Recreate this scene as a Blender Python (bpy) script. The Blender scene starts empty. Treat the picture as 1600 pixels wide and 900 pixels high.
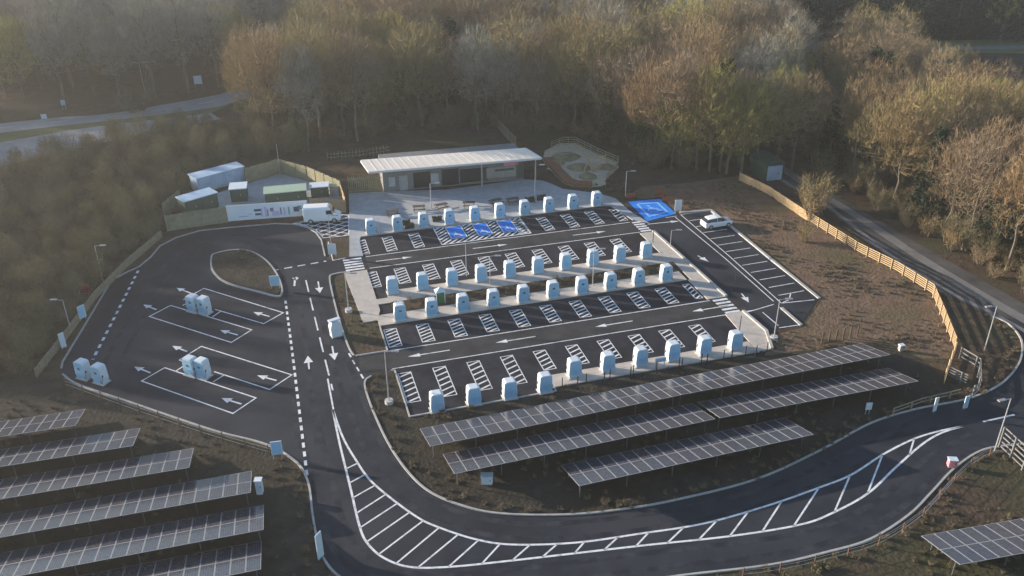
import bpy, math, random
from mathutils import Vector, Matrix
R = random.Random(11)
SC = bpy.context.scene
COL = SC.collection
# ---------------------------------------------------------------- camera calibration (surveyed from the photograph)
F, PITCH, ROLL, CAM_H = 1400.0, .4946, -.0078, 52.26
def G(px, py, z=0.):
    """ground position (metres) of a point surveyed in the 1600x900 photograph, at height z"""
    x = px-800; y = 450-py; c, s = math.cos(ROLL), math.sin(ROLL); x, y = c*x-s*y, s*x+c*y
    d = (x, F*math.cos(PITCH)+y*math.sin(PITCH), -F*math.sin(PITCH)+y*math.cos(PITCH)); k = (z-CAM_H)/d[2]
    return (d[0]*k, d[1]*k)
def W(l, z=0.): return [G(a, b, z) for a, b in l]
TH = .2806                                   # bearing of the charging rows
CT, ST = math.cos(TH), math.sin(TH)
O = G(684, 643)
def UV(u, v): return (O[0]+u*CT-v*ST, O[1]+u*ST+v*CT)
def toUV(p): dx, dy = p[0]-O[0], p[1]-O[1]; return (dx*CT+dy*ST, -dx*ST+dy*CT)
def U(l): return [UV(a, b) for a, b in l]
def smooth(p, n=6, closed=False):
    out = []; m = len(p)
    for i in range(m if closed else m-1):
        a, b, c, d = (p[(i-1) % m], p[i], p[(i+1) % m], p[(i+2) % m]) if closed else (p[max(i-1, 0)], p[i], p[i+1], p[min(i+2, m-1)])
        for k in range(n):
            t = k/n
            out.append(tuple(.5*(2*b[j]+(c[j]-a[j])*t+(2*a[j]-5*b[j]+4*c[j]-d[j])*t*t+(3*b[j]-a[j]-3*c[j]+d[j])*t**3) for j in (0, 1)))
    if not closed: out.append(tuple(p[-1]))
    return out
def lerp(a, b, t): return tuple(x+(y-x)*t for x, y in zip(a, b))
def dist(a, b): return math.hypot(a[0]-b[0], a[1]-b[1])
def inside(p, poly):
    r = False; j = len(poly)-1
    for i in range(len(poly)):
        a, b = poly[i], poly[j]
        if (a[1] > p[1]) != (b[1] > p[1]) and p[0] < (b[0]-a[0])*(p[1]-a[1])/(b[1]-a[1])+a[0]: r = not r
        j = i
    return r
# ---------------------------------------------------------------- materials
def mat(name, col, rough=.8, col2=None, scale=4., metal=0., bump=0., bscale=20., detail=6., rnd=None, spec=.5, contrast=(.35, .65), third=None):
    m = bpy.data.materials.new(name); m.use_nodes = True
    nt = m.node_tree; N = nt.nodes; L = nt.links; b = N['Principled BSDF']
    b.inputs['Roughness'].default_value = rough; b.inputs['Metallic'].default_value = metal
    b.inputs['Specular IOR Level'].default_value = spec
    b.inputs['Base Color'].default_value = (*col, 1)
    tc = N.new('ShaderNodeTexCoord')
    out = None
    if col2:
        n = N.new('ShaderNodeTexNoise'); n.inputs['Scale'].default_value = scale; n.inputs['Detail'].default_value = detail; n.inputs['Roughness'].default_value = .65
        L.new(tc.outputs['Object'], n.inputs['Vector'])
        r = N.new('ShaderNodeValToRGB'); r.color_ramp.elements[0].position = contrast[0]; r.color_ramp.elements[1].position = contrast[1]
        r.color_ramp.elements[0].color = (*col, 1); r.color_ramp.elements[1].color = (*col2, 1)
        L.new(n.outputs['Fac'], r.inputs['Fac']); out = r.outputs['Color']
        if third:                                   # (colour, scale, lo, hi): broad patches of a third colour
            n2 = N.new('ShaderNodeTexNoise'); n2.inputs['Scale'].default_value = third[1]; n2.inputs['Detail'].default_value = 4
            L.new(tc.outputs['Object'], n2.inputs['Vector'])
            r2 = N.new('ShaderNodeMapRange'); r2.inputs['From Min'].default_value = third[2]; r2.inputs['From Max'].default_value = third[3]
            L.new(n2.outputs['Fac'], r2.inputs['Value'])
            mx = N.new('ShaderNodeMixRGB'); L.new(r2.outputs['Result'], mx.inputs['Fac']); L.new(out, mx.inputs['Color1']); mx.inputs['Color2'].default_value = (*third[0], 1)
            out = mx.outputs['Color']
    if rnd:                                         # list of colours, one picked per object
        oi = N.new('ShaderNodeObjectInfo'); r = N.new('ShaderNodeValToRGB'); e = r.color_ramp.elements
        while len(e) < len(rnd): e.new(.5)
        for i, c in enumerate(rnd): e[i].position = i/(len(rnd)-1); e[i].color = (*c, 1)
        L.new(oi.outputs['Random'], r.inputs['Fac'])
        if out:
            mx = N.new('ShaderNodeMixRGB'); mx.blend_type = 'MULTIPLY'; mx.inputs['Fac'].default_value = 1; L.new(out, mx.inputs['Color1']); L.new(r.outputs['Color'], mx.inputs['Color2']); out = mx.outputs['Color']
        else: out = r.outputs['Color']
    if out: L.new(out, b.inputs['Base Color'])
    if bump:
        n = N.new('ShaderNodeTexNoise'); n.inputs['Scale'].default_value = bscale; n.inputs['Detail'].default_value = 5
        L.new(tc.outputs['Object'], n.inputs['Vector'])
        bp = N.new('ShaderNodeBump'); bp.inputs['Strength'].default_value = bump; bp.inputs['Distance'].default_value = .3
        L.new(n.outputs['Fac'], bp.inputs['Height']); L.new(bp.outputs['Normal'], b.inputs['Normal'])
    return m
M = {}
M['soil'] = mat('soil', (.040, .029, .021), .95, (.098, .068, .045), .55, bump=.4, bscale=2.4, detail=9, third=((.06, .055, .03), .09, .48, .62), spec=.1)
M['soil_bank'] = mat('soil_bank', (.115, .076, .050), .95, (.185, .125, .085), .7, bump=.4, bscale=2.6, detail=10, third=((.10, .085, .045), .12, .5, .68), spec=.1)
M['soil_field'] = mat('soil_field', (.024, .022, .018), .95, (.062, .053, .041), .6, bump=.4, bscale=2.6, detail=9, third=((.042, .036, .026), .1, .45, .6), spec=.1)  # dark soil, toned down further to imitate shade beneath the solar tables
M['asphalt'] = mat('asphalt', (.021, .024, .032), .8, (.033, .037, .047), .35, detail=8, bump=.05, bscale=40, third=((.041, .044, .053), .10, .46, .62), spec=.08)
M['asphalt_bay'] = mat('asphalt_bay', (.020, .021, .028), .85, (.036, .037, .046), .6, detail=8, third=((.015, .015, .017), .25, .55, .7), spec=.08)
M['asphalt_aisle'] = mat('asphalt_aisle', (.040, .040, .043), .85, (.062, .060, .061), .5, detail=8, third=((.034, .034, .036), .2, .5, .65), spec=.08)
M['asphalt_old'] = mat('asphalt_old', (.22, .22, .22), .85, (.30, .30, .30), .2, detail=8, spec=.3)
M['track'] = mat('worn_wheel_track', (.13, .125, .12), .85, (.19, .18, .17), .4, detail=8, spec=.3)
M['asphalt_lane'] = mat('asphalt_lane', (.055, .053, .053), .85, (.10, .096, .092), .3, detail=8, spec=.08)
M['paint'] = mat('paint', (.30, .30, .31), .7, (.72, .72, .72), 1.6, detail=10, contrast=(.28, .52), spec=.2)
M['paint_blue'] = mat('paint_blue', (.010, .16, .62), .7, (.03, .27, .80), 2.5, detail=9, spec=.15)
M['paving'] = mat('paving', (.27, .285, .30), .85, (.37, .38, .39), .8, detail=8)
M['path'] = mat('path', (.38, .34, .30), .88, (.48, .43, .38), .9, detail=8)
M['kerb'] = mat('kerb', (.30, .29, .27), .85, (.42, .41, .39), 2.)
M['gravel'] = mat('gravel', (.36, .31, .21), .95, (.50, .43, .30), 1.2, detail=10, bump=.3, bscale=8)
M['grass_dry'] = mat('dry_grass', (.16, .14, .07), .95, (.27, .23, .13), 1.0, detail=9, bump=.5, bscale=5)
M['grass'] = mat('grass', (.07, .085, .025), .95, (.13, .13, .04), .5, detail=8, bump=.4, bscale=3)
M['white'] = mat('white_shell', (.56, .62, .66), .5, (.66, .71, .75), 1.5, rnd=[(.86, .88, .9), (1, 1, 1)])  # slight blue tint puts sky-lit shade into the charger white
M['pale_blue'] = mat('pale_blue_shade_panel', (.28, .49, .65), .5, (.35, .56, .71), 1.2, rnd=[(.8, .86, .9), (1.05, 1, .98), (.9, 1, 1.05)])  # on charger faces this blue paints in the sky-lit shade of white
M['mid_blue'] = mat('mid_blue_panel', (.22, .43, .62), .4, (.26, .48, .66), 2.)
M['sky_blue'] = mat('sky_blue_panel', (.26, .50, .72), .5)
M['screen_blue'] = mat('screen_dim', (.10, .17, .23), .25)
M['dark'] = mat('dark_plastic', (.012, .012, .014), .5)
M['screen'] = mat('screen_glass', (.01, .012, .016), .12)
M['concrete'] = mat('concrete', (.38, .37, .35), .9, (.5, .49, .46), 3.)
M['steel'] = mat('galvanised_steel', (.42, .43, .44), .5, (.52, .53, .54), 5., metal=.5)
M['gate'] = mat('gate_steel', (.15, .15, .145), .6, (.2, .2, .195), 5., metal=.2)
M['alu'] = mat('aluminium_frame', (.27, .27, .28), .55, (.33, .33, .34), 4., metal=.3)
M['timber'] = mat('timber', (.35, .245, .13), .85, (.47, .34, .19), 3., detail=8)
M['timber_old'] = mat('timber_weathered', (.22, .17, .11), .9, (.31, .25, .16), 2., detail=8)
M['timber_green'] = mat('timber_green', (.21, .195, .115), .9, (.30, .27, .165), 1.5, detail=8)
M['roof'] = mat('roof_membrane', (.80, .70, .58), .6, (.88, .78, .66), .5)
M['clad'] = mat('cladding_grey', (.14, .14, .14), .7, (.19, .185, .18), 1.)
M['clad_l'] = mat('cladding_light', (.27, .27, .265), .7, (.34, .34, .33), 1.)
M['glass'] = mat('window_glass', (.012, .016, .02), .08)
M['green'] = mat('dark_green_steel', (.02, .055, .04), .55, (.03, .075, .055), 2.)
M['green_l'] = mat('light_green_roof', (.30, .40, .30), .6, (.36, .46, .36), 2.)
M['blue_roof'] = mat('blue_white_roof', (.26, .38, .52), .6, (.44, .54, .64), .6)
M['carpaint'] = mat('white_car_paint', (.80, .81, .82), .2, spec=.6)
M['rubber'] = mat('tyre_rubber', (.012, .012, .012), .9)
M['red'] = mat('red_paint', (.35, .035, .03), .5)
M['pink'] = mat('pink_panel', (.62, .22, .26), .6)
M['rust'] = mat('rust_brown', (.16, .07, .035), .9, (.24, .11, .05), 3.)
M['bench'] = mat('bench_wood', (.06, .04, .028), .8, (.09, .06, .04), 3.)
M['bin_green'] = mat('bin_green', (.015, .10, .03), .5)
M['bark'] = mat('bark', (.095, .08, .06), .95, (.17, .145, .11), 2., spec=.1)
BROWNS = [(.26, .185, .11), (.33, .235, .135), (.28, .215, .15), (.39, .26, .14), (.27, .215, .11), (.33, .275, .125), (.37, .27, .175)]
M['twig'] = mat('twigs', (.62, .62, .62), .95, (1., 1., 1.), .35, rnd=BROWNS, spec=.05, detail=3)
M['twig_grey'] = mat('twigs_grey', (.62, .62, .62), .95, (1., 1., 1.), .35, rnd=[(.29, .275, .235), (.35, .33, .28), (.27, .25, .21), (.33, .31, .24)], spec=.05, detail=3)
M['twig_olive'] = mat('twigs_olive', (.6, .6, .6), .95, (1., 1., 1.), .35, rnd=[(.30, .29, .09), (.42, .37, .11), (.34, .28, .12)], spec=.05, detail=3)
M['ivy'] = mat('ivy_leaves', (.025, .04, .014), .7, (.065, .085, .025), 1.2, spec=.2)
M['needle'] = mat('evergreen_leaves', (.012, .022, .013), .8, (.034, .048, .026), .9, spec=.15)
M['scrub'] = mat('scrub_twigs', (.55, .55, .55), .95, (1., 1., 1.), .5, rnd=[(.19, .165, .095), (.22, .195, .10), (.20, .175, .105), (.23, .19, .11)], spec=.05)
M['tuft'] = mat('dry_tufts', (.6, .6, .6), .95, (1., 1., 1.), .5, rnd=[(.17, .13, .085), (.24, .175, .115), (.21, .18, .10), (.30, .22, .14)], spec=.05)
M['russet'] = mat('russet_bracken', (.6, .6, .6), .95, (1., 1., 1.), .5, rnd=[(.32, .19, .09), (.30, .22, .12), (.27, .22, .10)], spec=.05)
# solar glass with a fine cell grid
def solar_glass():
    m = mat('solar_glass', (.035, .037, .048), .22); nt = m.node_tree; N = nt.nodes; L = nt.links; b = N['Principled BSDF']
    tc = N.new('ShaderNodeTexCoord'); br = N.new('ShaderNodeTexBrick'); br.offset = 0
    br.inputs['Color1'].default_value = (.030, .032, .045, 1); br.inputs['Color2'].default_value = (.046, .047, .058, 1); br.inputs['Mortar'].default_value = (.12, .12, .13, 1)
    br.inputs['Scale'].default_value = 1; br.inputs['Mortar Size'].default_value = .008; br.inputs['Brick Width'].default_value = .18; br.inputs['Row Height'].default_value = .18
    L.new(tc.outputs['Object'], br.inputs['Vector'])
    oi = N.new('ShaderNodeObjectInfo'); rr = N.new('ShaderNodeValToRGB'); e = rr.color_ramp.elements
    e[0].color = (.85, .9, 1.0, 1); e[1].color = (1.12, 1.06, 1.0, 1)
    L.new(oi.outputs['Random'], rr.inputs['Fac'])
    mx = N.new('ShaderNodeMixRGB'); mx.blend_type = 'MULTIPLY'; mx.inputs['Fac'].default_value = 1
    L.new(br.outputs['Color'], mx.inputs['Color1']); L.new(rr.outputs['Color'], mx.inputs['Color2']); L.new(mx.outputs['Color'], b.inputs['Base Color'])
    return m
M['solar'] = solar_glass()
# ---------------------------------------------------------------- mesh helpers
class MB:
    def __init__(s): s.v = []; s.f = []; s.m = []
    def add(s, v, f, m=0):
        o = len(s.v); s.v += [tuple(x) for x in v]; s.f += [tuple(i+o for i in q) for q in f]; s.m += [m]*len(f); return s
    def box(s, x, y, z, sx, sy, sz, rz=0, m=0):
        c, n = math.cos(rz), math.sin(rz); v = []
        for dz in (0, sz):
            for a, b in ((-1, -1), (1, -1), (1, 1), (-1, 1)):
                a *= sx/2; b *= sy/2; v.append((x+a*c-b*n, y+a*n+b*c, z+dz))
        return s.add(v, [(3, 2, 1, 0), (4, 5, 6, 7), (0, 1, 5, 4), (1, 2, 6, 5), (2, 3, 7, 6), (3, 0, 4, 7)], m)
    def prism(s, poly, z0, z1, m=0):
        n = len(poly)
        if area(poly) < 0: poly = poly[::-1]
        s.add([(p[0], p[1], z0) for p in poly]+[(p[0], p[1], z1) for p in poly], [tuple(range(2*n-1, n-1, -1))[::-1], tuple(range(n))[::-1]]+[(i, (i+1) % n, n+(i+1) % n, n+i) for i in range(n)], m); return s
    def sheet(s, poly, z, m=0):
        if area(poly) < 0: poly = poly[::-1]
        return s.add([(p[0], p[1], z) for p in poly], [tuple(range(len(poly)))], m)
    def strip(s, pts, w, z, m=0, h=0.):
        """flat (or raised, h) band of width w along a polyline"""
        if len(pts) < 2: return s
        l, r = offset(pts, w/2), offset(pts, -w/2); n = len(pts)
        v = [(p[0], p[1], z+h) for p in l]+[(p[0], p[1], z+h) for p in r]
        f = [(i, n+i, n+i+1, i+1) for i in range(n-1)]
        if h:
            v += [(p[0], p[1], z) for p in l]+[(p[0], p[1], z) for p in r]
            f += [(i, i+1, 2*n+i+1, 2*n+i) for i in range(n-1)]+[(n+i+1, n+i, 3*n+i, 3*n+i+1) for i in range(n-1)]
            f += [(0, 2*n, 3*n, n), (n-1, 2*n-1, 4*n-1, 3*n-1)]
        return s.add(v, f, m)
    def tube(s, a, b, r0, r1=None, n=6, m=0, cap=True):
        r1 = r0 if r1 is None else r1; a = Vector(a); b = Vector(b); d = b-a
        if d.length < 1e-6: return s
        d.normalize(); x = d.orthogonal().normalized(); y = d.cross(x); v = []
        for p, r in ((a, r0), (b, r1)):
            for k in range(n): t = 2*math.pi*k/n; v.append(p+x*(r*math.cos(t))+y*(r*math.sin(t)))
        f = [(k, (k+1) % n, n+(k+1) % n, n+k) for k in range(n)]
        if cap: f += [tuple(range(n))[::-1], tuple(range(n, 2*n))]
        return s.add(v, f, m)
    def path(s, pts, r, n=6, m=0):
        for a, b in zip(pts, pts[1:]): s.tube(a, b, r, r, n, m)
        return s
    def extrude_y(s, prof, y0, y1, m=0):
        """profile in x,z (counter-clockwise seen from -y) pulled along y"""
        n = len(prof); v = [(p[0], y0, p[1]) for p in prof]+[(p[0], y1, p[1]) for p in prof]
        return s.add(v, [tuple(range(n)), tuple(range(n, 2*n))[::-1]]+[(i, n+i, n+(i+1) % n, (i+1) % n) for i in range(n)], m)
    def mesh(s, name, mats):
        me = bpy.data.meshes.new(name); me.from_pydata(s.v, [], s.f); 
        for q in (mats if isinstance(mats, (list, tuple)) else [mats]): me.materials.append(q)
        if any(s.m): me.polygons.foreach_set('material_index', s.m)
        me.update(); return me
    def build(s, name, mats, parent=None):
        return obj(name, s.mesh(name, mats), parent)
def area(p): return sum(p[i-1][0]*p[i][1]-p[i][0]*p[i-1][1] for i in range(len(p)))/2
def offset(pts, d):
    out = []; n = len(pts)
    for i, p in enumerate(pts):
        a = pts[max(i-1, 0)]; b = pts[min(i+1, n-1)]
        d1 = Vector((p[0]-a[0], p[1]-a[1])) if i else None; d2 = Vector((b[0]-p[0], b[1]-p[1])) if i < n-1 else None
        d1 = d1 if d1 is not None and d1.length > 1e-6 else d2; d2 = d2 if d2 is not None and d2.length > 1e-6 else d1
        n1 = Vector((-d1.y, d1.x)).normalized(); n2 = Vector((-d2.y, d2.x)).normalized(); b2 = n1+n2
        if b2.length < .3: b2 = n1
        b2.normalize(); k = min(2., 1/max(.4, b2.dot(n1))); out.append((p[0]+b2.x*d*k, p[1]+b2.y*d*k))
    return out
def resample(pts, step):
    out = [pts[0]]; acc = 0
    for a, b in zip(pts, pts[1:]):
        L = dist(a, b); t = step-acc
        while t <= L: out.append(lerp(a, b, t/L)); t += step
        acc = (acc+L) % step
    return out
def sub(pts, a, b):
    """piece of a polyline between arc lengths a and b"""
    out = []; s = 0
    for p, q in zip(pts, pts[1:]):
        L = dist(p, q)
        if L < 1e-9: continue
        if s+L >= a and s <= b:
            t0 = max(0, (a-s)/L); t1 = min(1, (b-s)/L)
            if not out: out.append(lerp(p, q, t0))
            out.append(lerp(p, q, t1))
        s += L
    return out
def length(pts): return sum(dist(a, b) for a, b in zip(pts, pts[1:]))
def obj(name, me, parent=None):
    o = bpy.data.objects.new(name, me); COL.objects.link(o)
    if parent: o.parent = parent
    return o
def tag(o, label=None, cat=None, group=None, kind=None):
    if label: o['label'] = label
    if cat: o['category'] = cat
    if group: o['group'] = group
    if kind: o['kind'] = kind
    return o
def thing(name, label, cat, loc=(0, 0, 0), rz=0, group=None):
    o = bpy.data.objects.new(name, None); COL.objects.link(o); o.empty_display_size = .3
    o.location = loc if len(loc) == 3 else (*loc, 0); o.rotation_euler = (0, 0, rz)
    return tag(o, label, cat, group)
def struct(name, mb, mats): return tag(mb.build(name, mats), kind='structure')
CH = {}
def kids(o): return [c for c in o.children]
def dup(root, loc, rz, label, group=None):
    r = root.copy(); COL.objects.link(r); r.location = loc if len(loc) == 3 else (*loc, 0); r.rotation_euler = (0, 0, rz); r['label'] = label
    if group: r['group'] = group
    for ch in kids(root):
        c = ch.copy(); COL.objects.link(c); c.parent = r
        for g in kids(ch):
            d = g.copy(); COL.objects.link(d); d.parent = c
    return r
ORD = ['first', 'second', 'third', 'fourth', 'fifth', 'sixth', 'seventh', 'eighth', 'ninth', 'tenth', 'eleventh', 'twelfth']

# ================================================================ GROUND AND ROADS
g = MB(); g.sheet([(-900, -300), (900, -300), (900, 1100), (-900, 1100)], 0); struct('ground', g, M['soil'])
outer = smooth(W([(98, 585), (125, 603), (200, 628), (330, 672), (400, 690), (432, 702), (456, 717), (472, 733), (483, 760), (488, 800), (494, 835), (504, 870), (535, 905), (600, 928), (700, 938), (900, 926), (1050, 902), (1200, 884), (1290, 864), (1360, 843), (1420, 805), (1455, 770), (1490, 733), (1530, 706), (1570, 697), (1640, 690), (1760, 670)]))
inner = smooth(W([(1548, 494), (1575, 506), (1594, 528), (1597, 550), (1588, 575), (1560, 603), (1510, 624), (1430, 640), (1360, 662), (1280, 705), (1180, 750), (1050, 783), (960, 798), (880, 805), (780, 803), (720, 790), (670, 768), (635, 735), (605, 690), (582, 640), (571, 608), (571, 595), (580, 588)]))
verge_l = smooth(W([(553, 556), (545, 543), (533, 510), (522, 470), (515, 435), (521, 429)]))
truck = W([(508, 401), (502, 375), (494, 364), (480, 356), (460, 351), (430, 350), (360, 356), (312, 361), (275, 372), (250, 385), (236, 402), (218, 417), (200, 425), (172, 440), (170, 446), (148, 483), (126, 520), (112, 543), (98, 566), (96, 576)])
S1 = outer+W([(1760, 540), (1660, 505), (1600, 500)])+inner+[UV(-3.2, 8.75), UV(-6.5, 12.3)]+verge_l+W([(545, 424), (545, 402), (512, 406)])+truck
g = MB(); g.sheet(S1, .012); struct('asphalt_road', g, M['asphalt'])
S2 = U([(-2.8, -.1), (12.2, -.1), (12.2, .5), (36.4, .5), (36.4, 43.4), (-3.2, 43.2), (-3.2, 36.4)])+W([(540, 401), (540, 425)])+U([(-3.2, 32.6), (-2.9, 19.2), (-2.9, 12.4), (-6.9, 12.4), (-6.2, 8.7), (-2.8, 8.7)])
g = MB(); g.sheet(S2, .018); struct('parking_bay_asphalt', g, M['asphalt_bay'])
lot = U([(36, 30), (36, 37)])+W([(980, 330), (982, 313), (1035, 308), (1060, 336), (1110, 331), (1279, 466), (1251, 509), (1217, 514), (1200, 519)])+U([(38.0, 3), (36, 4)])
g = MB(); g.sheet(lot, .024); struct('car_park_asphalt', g, M['asphalt'])
g = MB()
g.sheet(U([(-6.0, 12.25), (-3, 12.2), (39.6, 12.6), (39.2, 9.0), (-3.2, 8.75), (-6.4, 9.6)]), .030)
g.sheet(U([(-2.0, 36.3), (37.5, 36.4), (37.2, 32.6), (-2.0, 32.7)]), .030)
struct('aisle_asphalt', g, M['asphalt_aisle'])
# paving, plinth strips, footpaths
PAVE = W([(545, 303), (600, 300), (700, 297), (818, 281), (848, 283), (862, 288), (880, 296), (936, 303), (962, 311), (985, 331), (1014, 349)])+U([(36.4, 36.7), (35.3, 42.6), (34.0, 43.0), (-1.6, 42.7), (-2.0, 41.5), (-2.2, 36.5)])+W([(546, 402), (546, 340)])
g = MB(); g.prism(PAVE, .0, .10); struct('plaza_paving', g, M['paving'])
g = MB()
g.prism(U([(-4.6, 19.2), (-2.95, 19.2), (-2.3, 21.5), (-2.3, 32.3), (-5.2, 32.3)]), 0, .10)
g.prism(U([(-2.3, 22.9), (36, 22.9), (36, 25.9), (-.9, 25.9), (-.9, 24.2), (-2.3, 24.2)]), 0, .102)
g.prism(U([(-2.94, 17.9), (35.5, 17.9), (35.5, 20.3), (-2.94, 20.3)]), 0, .104)
g.prism(U([(12.3, .7), (35.4, .7), (35.4, 2.7), (12.3, 2.7)]), 0, .106)
g.prism(U([(35.4, .4), (37.0, .6), (38.3, 4.0), (38.1, 8.8), (35.9, 8.8)]), 0, .110)
g.prism(U([(35.6, 12.6), (37.9, 12.6), (37.3, 32.3), (35.4, 32.3), (35.5, 26.0), (36.0, 25.9), (36.0, 17.8), (35.6, 17.8)]), 0, .112)
struct('footpath', g, M['path'])
g = MB(); g.prism(U([(-.8, 20.32), (35.9, 20.32), (35.9, 22.88), (-.8, 22.88)]), 0, .14); struct('planting_bed', g, M['soil'])
isl = smooth(W([(331, 402), (338, 397), (362, 392), (388, 393), (412, 405), (430, 425), (440, 448), (440, 460), (432, 464), (400, 456), (365, 447), (343, 436), (331, 420)]), 5, True)
g = MB(); g.prism(isl, 0, .16); struct('traffic_island', g, M['soil_field'])
bank = W([(1062, 334), (1112, 328), (1285, 468), (1254, 512), (1222, 520), (1204, 524), (1195, 556), (1250, 548), (1380, 532), (1440, 560), (1490, 560), (1492, 535), (1462, 455), (1340, 385), (1260, 340), (1200, 298), (1155, 275), (1080, 285), (1000, 292), (985, 305)])
g = MB(); g.sheet(bank, .006); struct('earth_bank', g, M['soil_bank'])
field = inner[30:]+U([(-2.85, 8.2), (-2.85, -.15), (12.1, -.15), (12.1, .4), (37, .35)])+W([(1250, 550), (1380, 534), (1440, 562), (1485, 600), (1500, 622)])
g = MB(); g.sheet(field, .004); struct('solar_field_ground', g, M['soil_field'])
g = MB(); g.sheet(W([(-80, 585), (60, 590), (98, 592), (125, 607), (330, 676), (432, 706), (472, 738), (484, 800), (498, 870), (535, 920), (480, 1000), (-80, 1000)]), .004); struct('left_field_ground', g, M['soil_field'])
# kerbs
g = MB()
def kerb(p, w=.18, h=.12, z=0): g.strip(p, w, z, 0, h)
kerb(outer); kerb(inner); kerb(verge_l+W([(530, 427), (547, 425)])); kerb(truck)
kerb(isl+[isl[0]], .22, .19)
kerb(U([(-3.2, 8.5), (-2.8, 8.3), (-2.8, -.1), (12.2, -.1), (12.2, .6), (35.4, .55)]), .15)
kerb(U([(-6.4, 12.4), (-2.9, 12.4), (-2.9, 17.8)]), .15)
kerb(W([(1062, 333), (1111, 329), (1280, 467)]), .35, .16); kerb(W([(1221, 482), (1252, 509)]), .35, .16)
kerb(U([(37.4, 32.3), (38.05, 12.6)]), .32, .3); kerb(U([(38.2, 8.8), (38.45, 4.0), (37.1, .5)]), .32, .3)
kerb(U([(-1.6, 42.6), (34.0, 42.9), (35.2, 42.5), (36.3, 36.7)]), .16, .125)
struct('kerb', g, M['kerb'])
# access road on the right and the main road far left
acc_hi = smooth(W([(1212, 245), (1240, 268), (1306, 306), (1420, 372), (1540, 441), (1640, 497), (1760, 560)]))
acc_lo = smooth(W([(1196, 262), (1225, 288), (1288, 324), (1390, 405), (1465, 452), (1548, 494), (1640, 545), (1760, 610)]))
g = MB(); g.sheet(acc_hi+acc_lo[::-1], .009); struct('access_road', g, M['asphalt_lane'])
g = MB()
mid = [lerp(a, b, .42) for a, b in zip(acc_hi, acc_lo)] if len(acc_hi) == len(acc_lo) else acc_hi
g.strip(offset(acc_lo, .7), .7, .014)
struct('lane_edge_gravel', g, M['track'])
g = MB(); g.strip(smooth([lerp(G(1212, 256), G(1212, 250), 0), *W([(1262, 290), (1340, 338), (1440, 404), (1560, 476), (1700, 556)])]), 1.5, .015); struct('wheel_track', g, M['track'])
hw1 = smooth(W([(-90, 205), (0, 193), (100, 183), (175, 177), (320, 152), (360, 142), (440, 118)])); hw2 = smooth(W([(-90, 224), (0, 208), (100, 196), (175, 188), (320, 170), (370, 158), (450, 130)]))
hw3 = smooth(W([(-90, 238), (0, 223), (100, 205), (190, 193), (330, 177)])); hw4 = smooth(W([(-90, 290), (0, 262), (60, 246), (190, 217), (345, 186)]))
g = MB(); g.sheet(hw1+hw2[::-1], .010); g.sheet(hw3+hw4[::-1], .010); struct('main_road', g, M['asphalt_old'])
g = MB(); g.sheet(hw2[:-6]+hw3[::-1], .006); struct('grass_verge', g, M['grass'])
M['worn'] = mat('asphalt_tyre_wear', (.021, .024, .032), .8, (.050, .053, .062), .5, detail=9, contrast=(.42, .66), spec=.08)
g = MB()
lane_in = smooth(W([(545, 600), (580, 690), (625, 755), (690, 803), (800, 829), (920, 826), (1080, 803), (1230, 763), (1360, 705), (1450, 662), (1540, 632)]))
lane_out = smooth(W([(470, 600), (505, 760), (530, 840), (580, 890), (680, 912), (850, 897), (1050, 872), (1250, 846), (1380, 795), (1460, 725), (1530, 685)]))
up_l = smooth(W([(482, 700), (472, 600), (463, 520), (456, 450), (452, 410)])); up_r = smooth(W([(506, 440), (516, 500), (530, 560), (545, 600)]))
loop_l = smooth(W([(440, 400), (380, 372), (310, 385), (255, 430), (200, 520), (170, 580)]))
for i_, p in enumerate((lane_in, lane_out, up_l, up_r, loop_l)):
    for j_, d_ in enumerate((-.85, .85)): g.strip(offset(p, d_), .55, .0136+.0004*(2*i_+j_))
struct('tyre_wear', g, M['worn'])
# ================================================================ ROAD MARKINGS
g = MB(); Z1, Z2, Z3, ZA = .018, .024, .030, .036
def line(p, w=.12, z=Z1): g.strip(p, w, z)
def dashes(p, on, off, w=.12, z=Z1):
    L = length(p); s = 0
    while s < L: g.strip(sub(p, s, min(L, s+on)), w, z); s += on+off
def arrow(tail, head, w=.16, z=Z1, hw=.34, hl=1.0):
    t, h = Vector(tail), Vector(head); d = (h-t).normalized(); n = Vector((-d.y, d.x)); b = h-d*hl
    g.strip([tuple(t), tuple(b)], w, z); g.sheet([tuple(b-n*hw), tuple(h), tuple(b+n*hw)], z)
def Lp(l, w=.12, z=Z1): line(W(l), w, z)
dashes(W([(216, 423), (182, 490), (145, 562)]), .75, .75, .32)
dashes(smooth(W([(446, 470), (456, 545), (465, 620), (480, 745)])), .75, .6, .26)
dashes(smooth(W([(478, 438), (488, 480), (505, 550), (520, 610)])), 3.2, 1.6, .17); Lp([(512, 592), (521, 640)], .17)
dashes(W([(402, 427), (510, 408)]), 1.0, .7, .25); dashes(W([(545, 552), (568, 592)]), .9, .6, .2)
Lp([(513, 378), (520, 407), (545, 402)], .14)
lo = smooth(W([(520, 640), (530, 690), (547, 760), (562, 823), (575, 850), (600, 872), (640, 886), (700, 886), (800, 876), (1000, 853), (1140, 838), (1250, 820), (1302, 801), (1356, 771), (1400, 730), (1440, 695), (1470, 677), (1505, 666)]))
hi = smooth(W([(520, 640), (536, 684), (558, 722), (578, 750), (610, 778), (650, 807), (680, 822), (740, 842), (800, 851), (900, 848), (1000, 834), (1100, 818), (1200, 790), (1280, 762), (1330, 742), (1380, 710), (1428, 686), (1470, 673), (1505, 666)]))
line(lo, .2); line(hi, .2); LO, HI = resample(lo, .2), resample(hi, .2)
def bar(p):
    a, b = W(p); line([min(LO, key=lambda q: dist(q, a)), min(HI, key=lambda q: dist(q, b))], .15)
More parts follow.
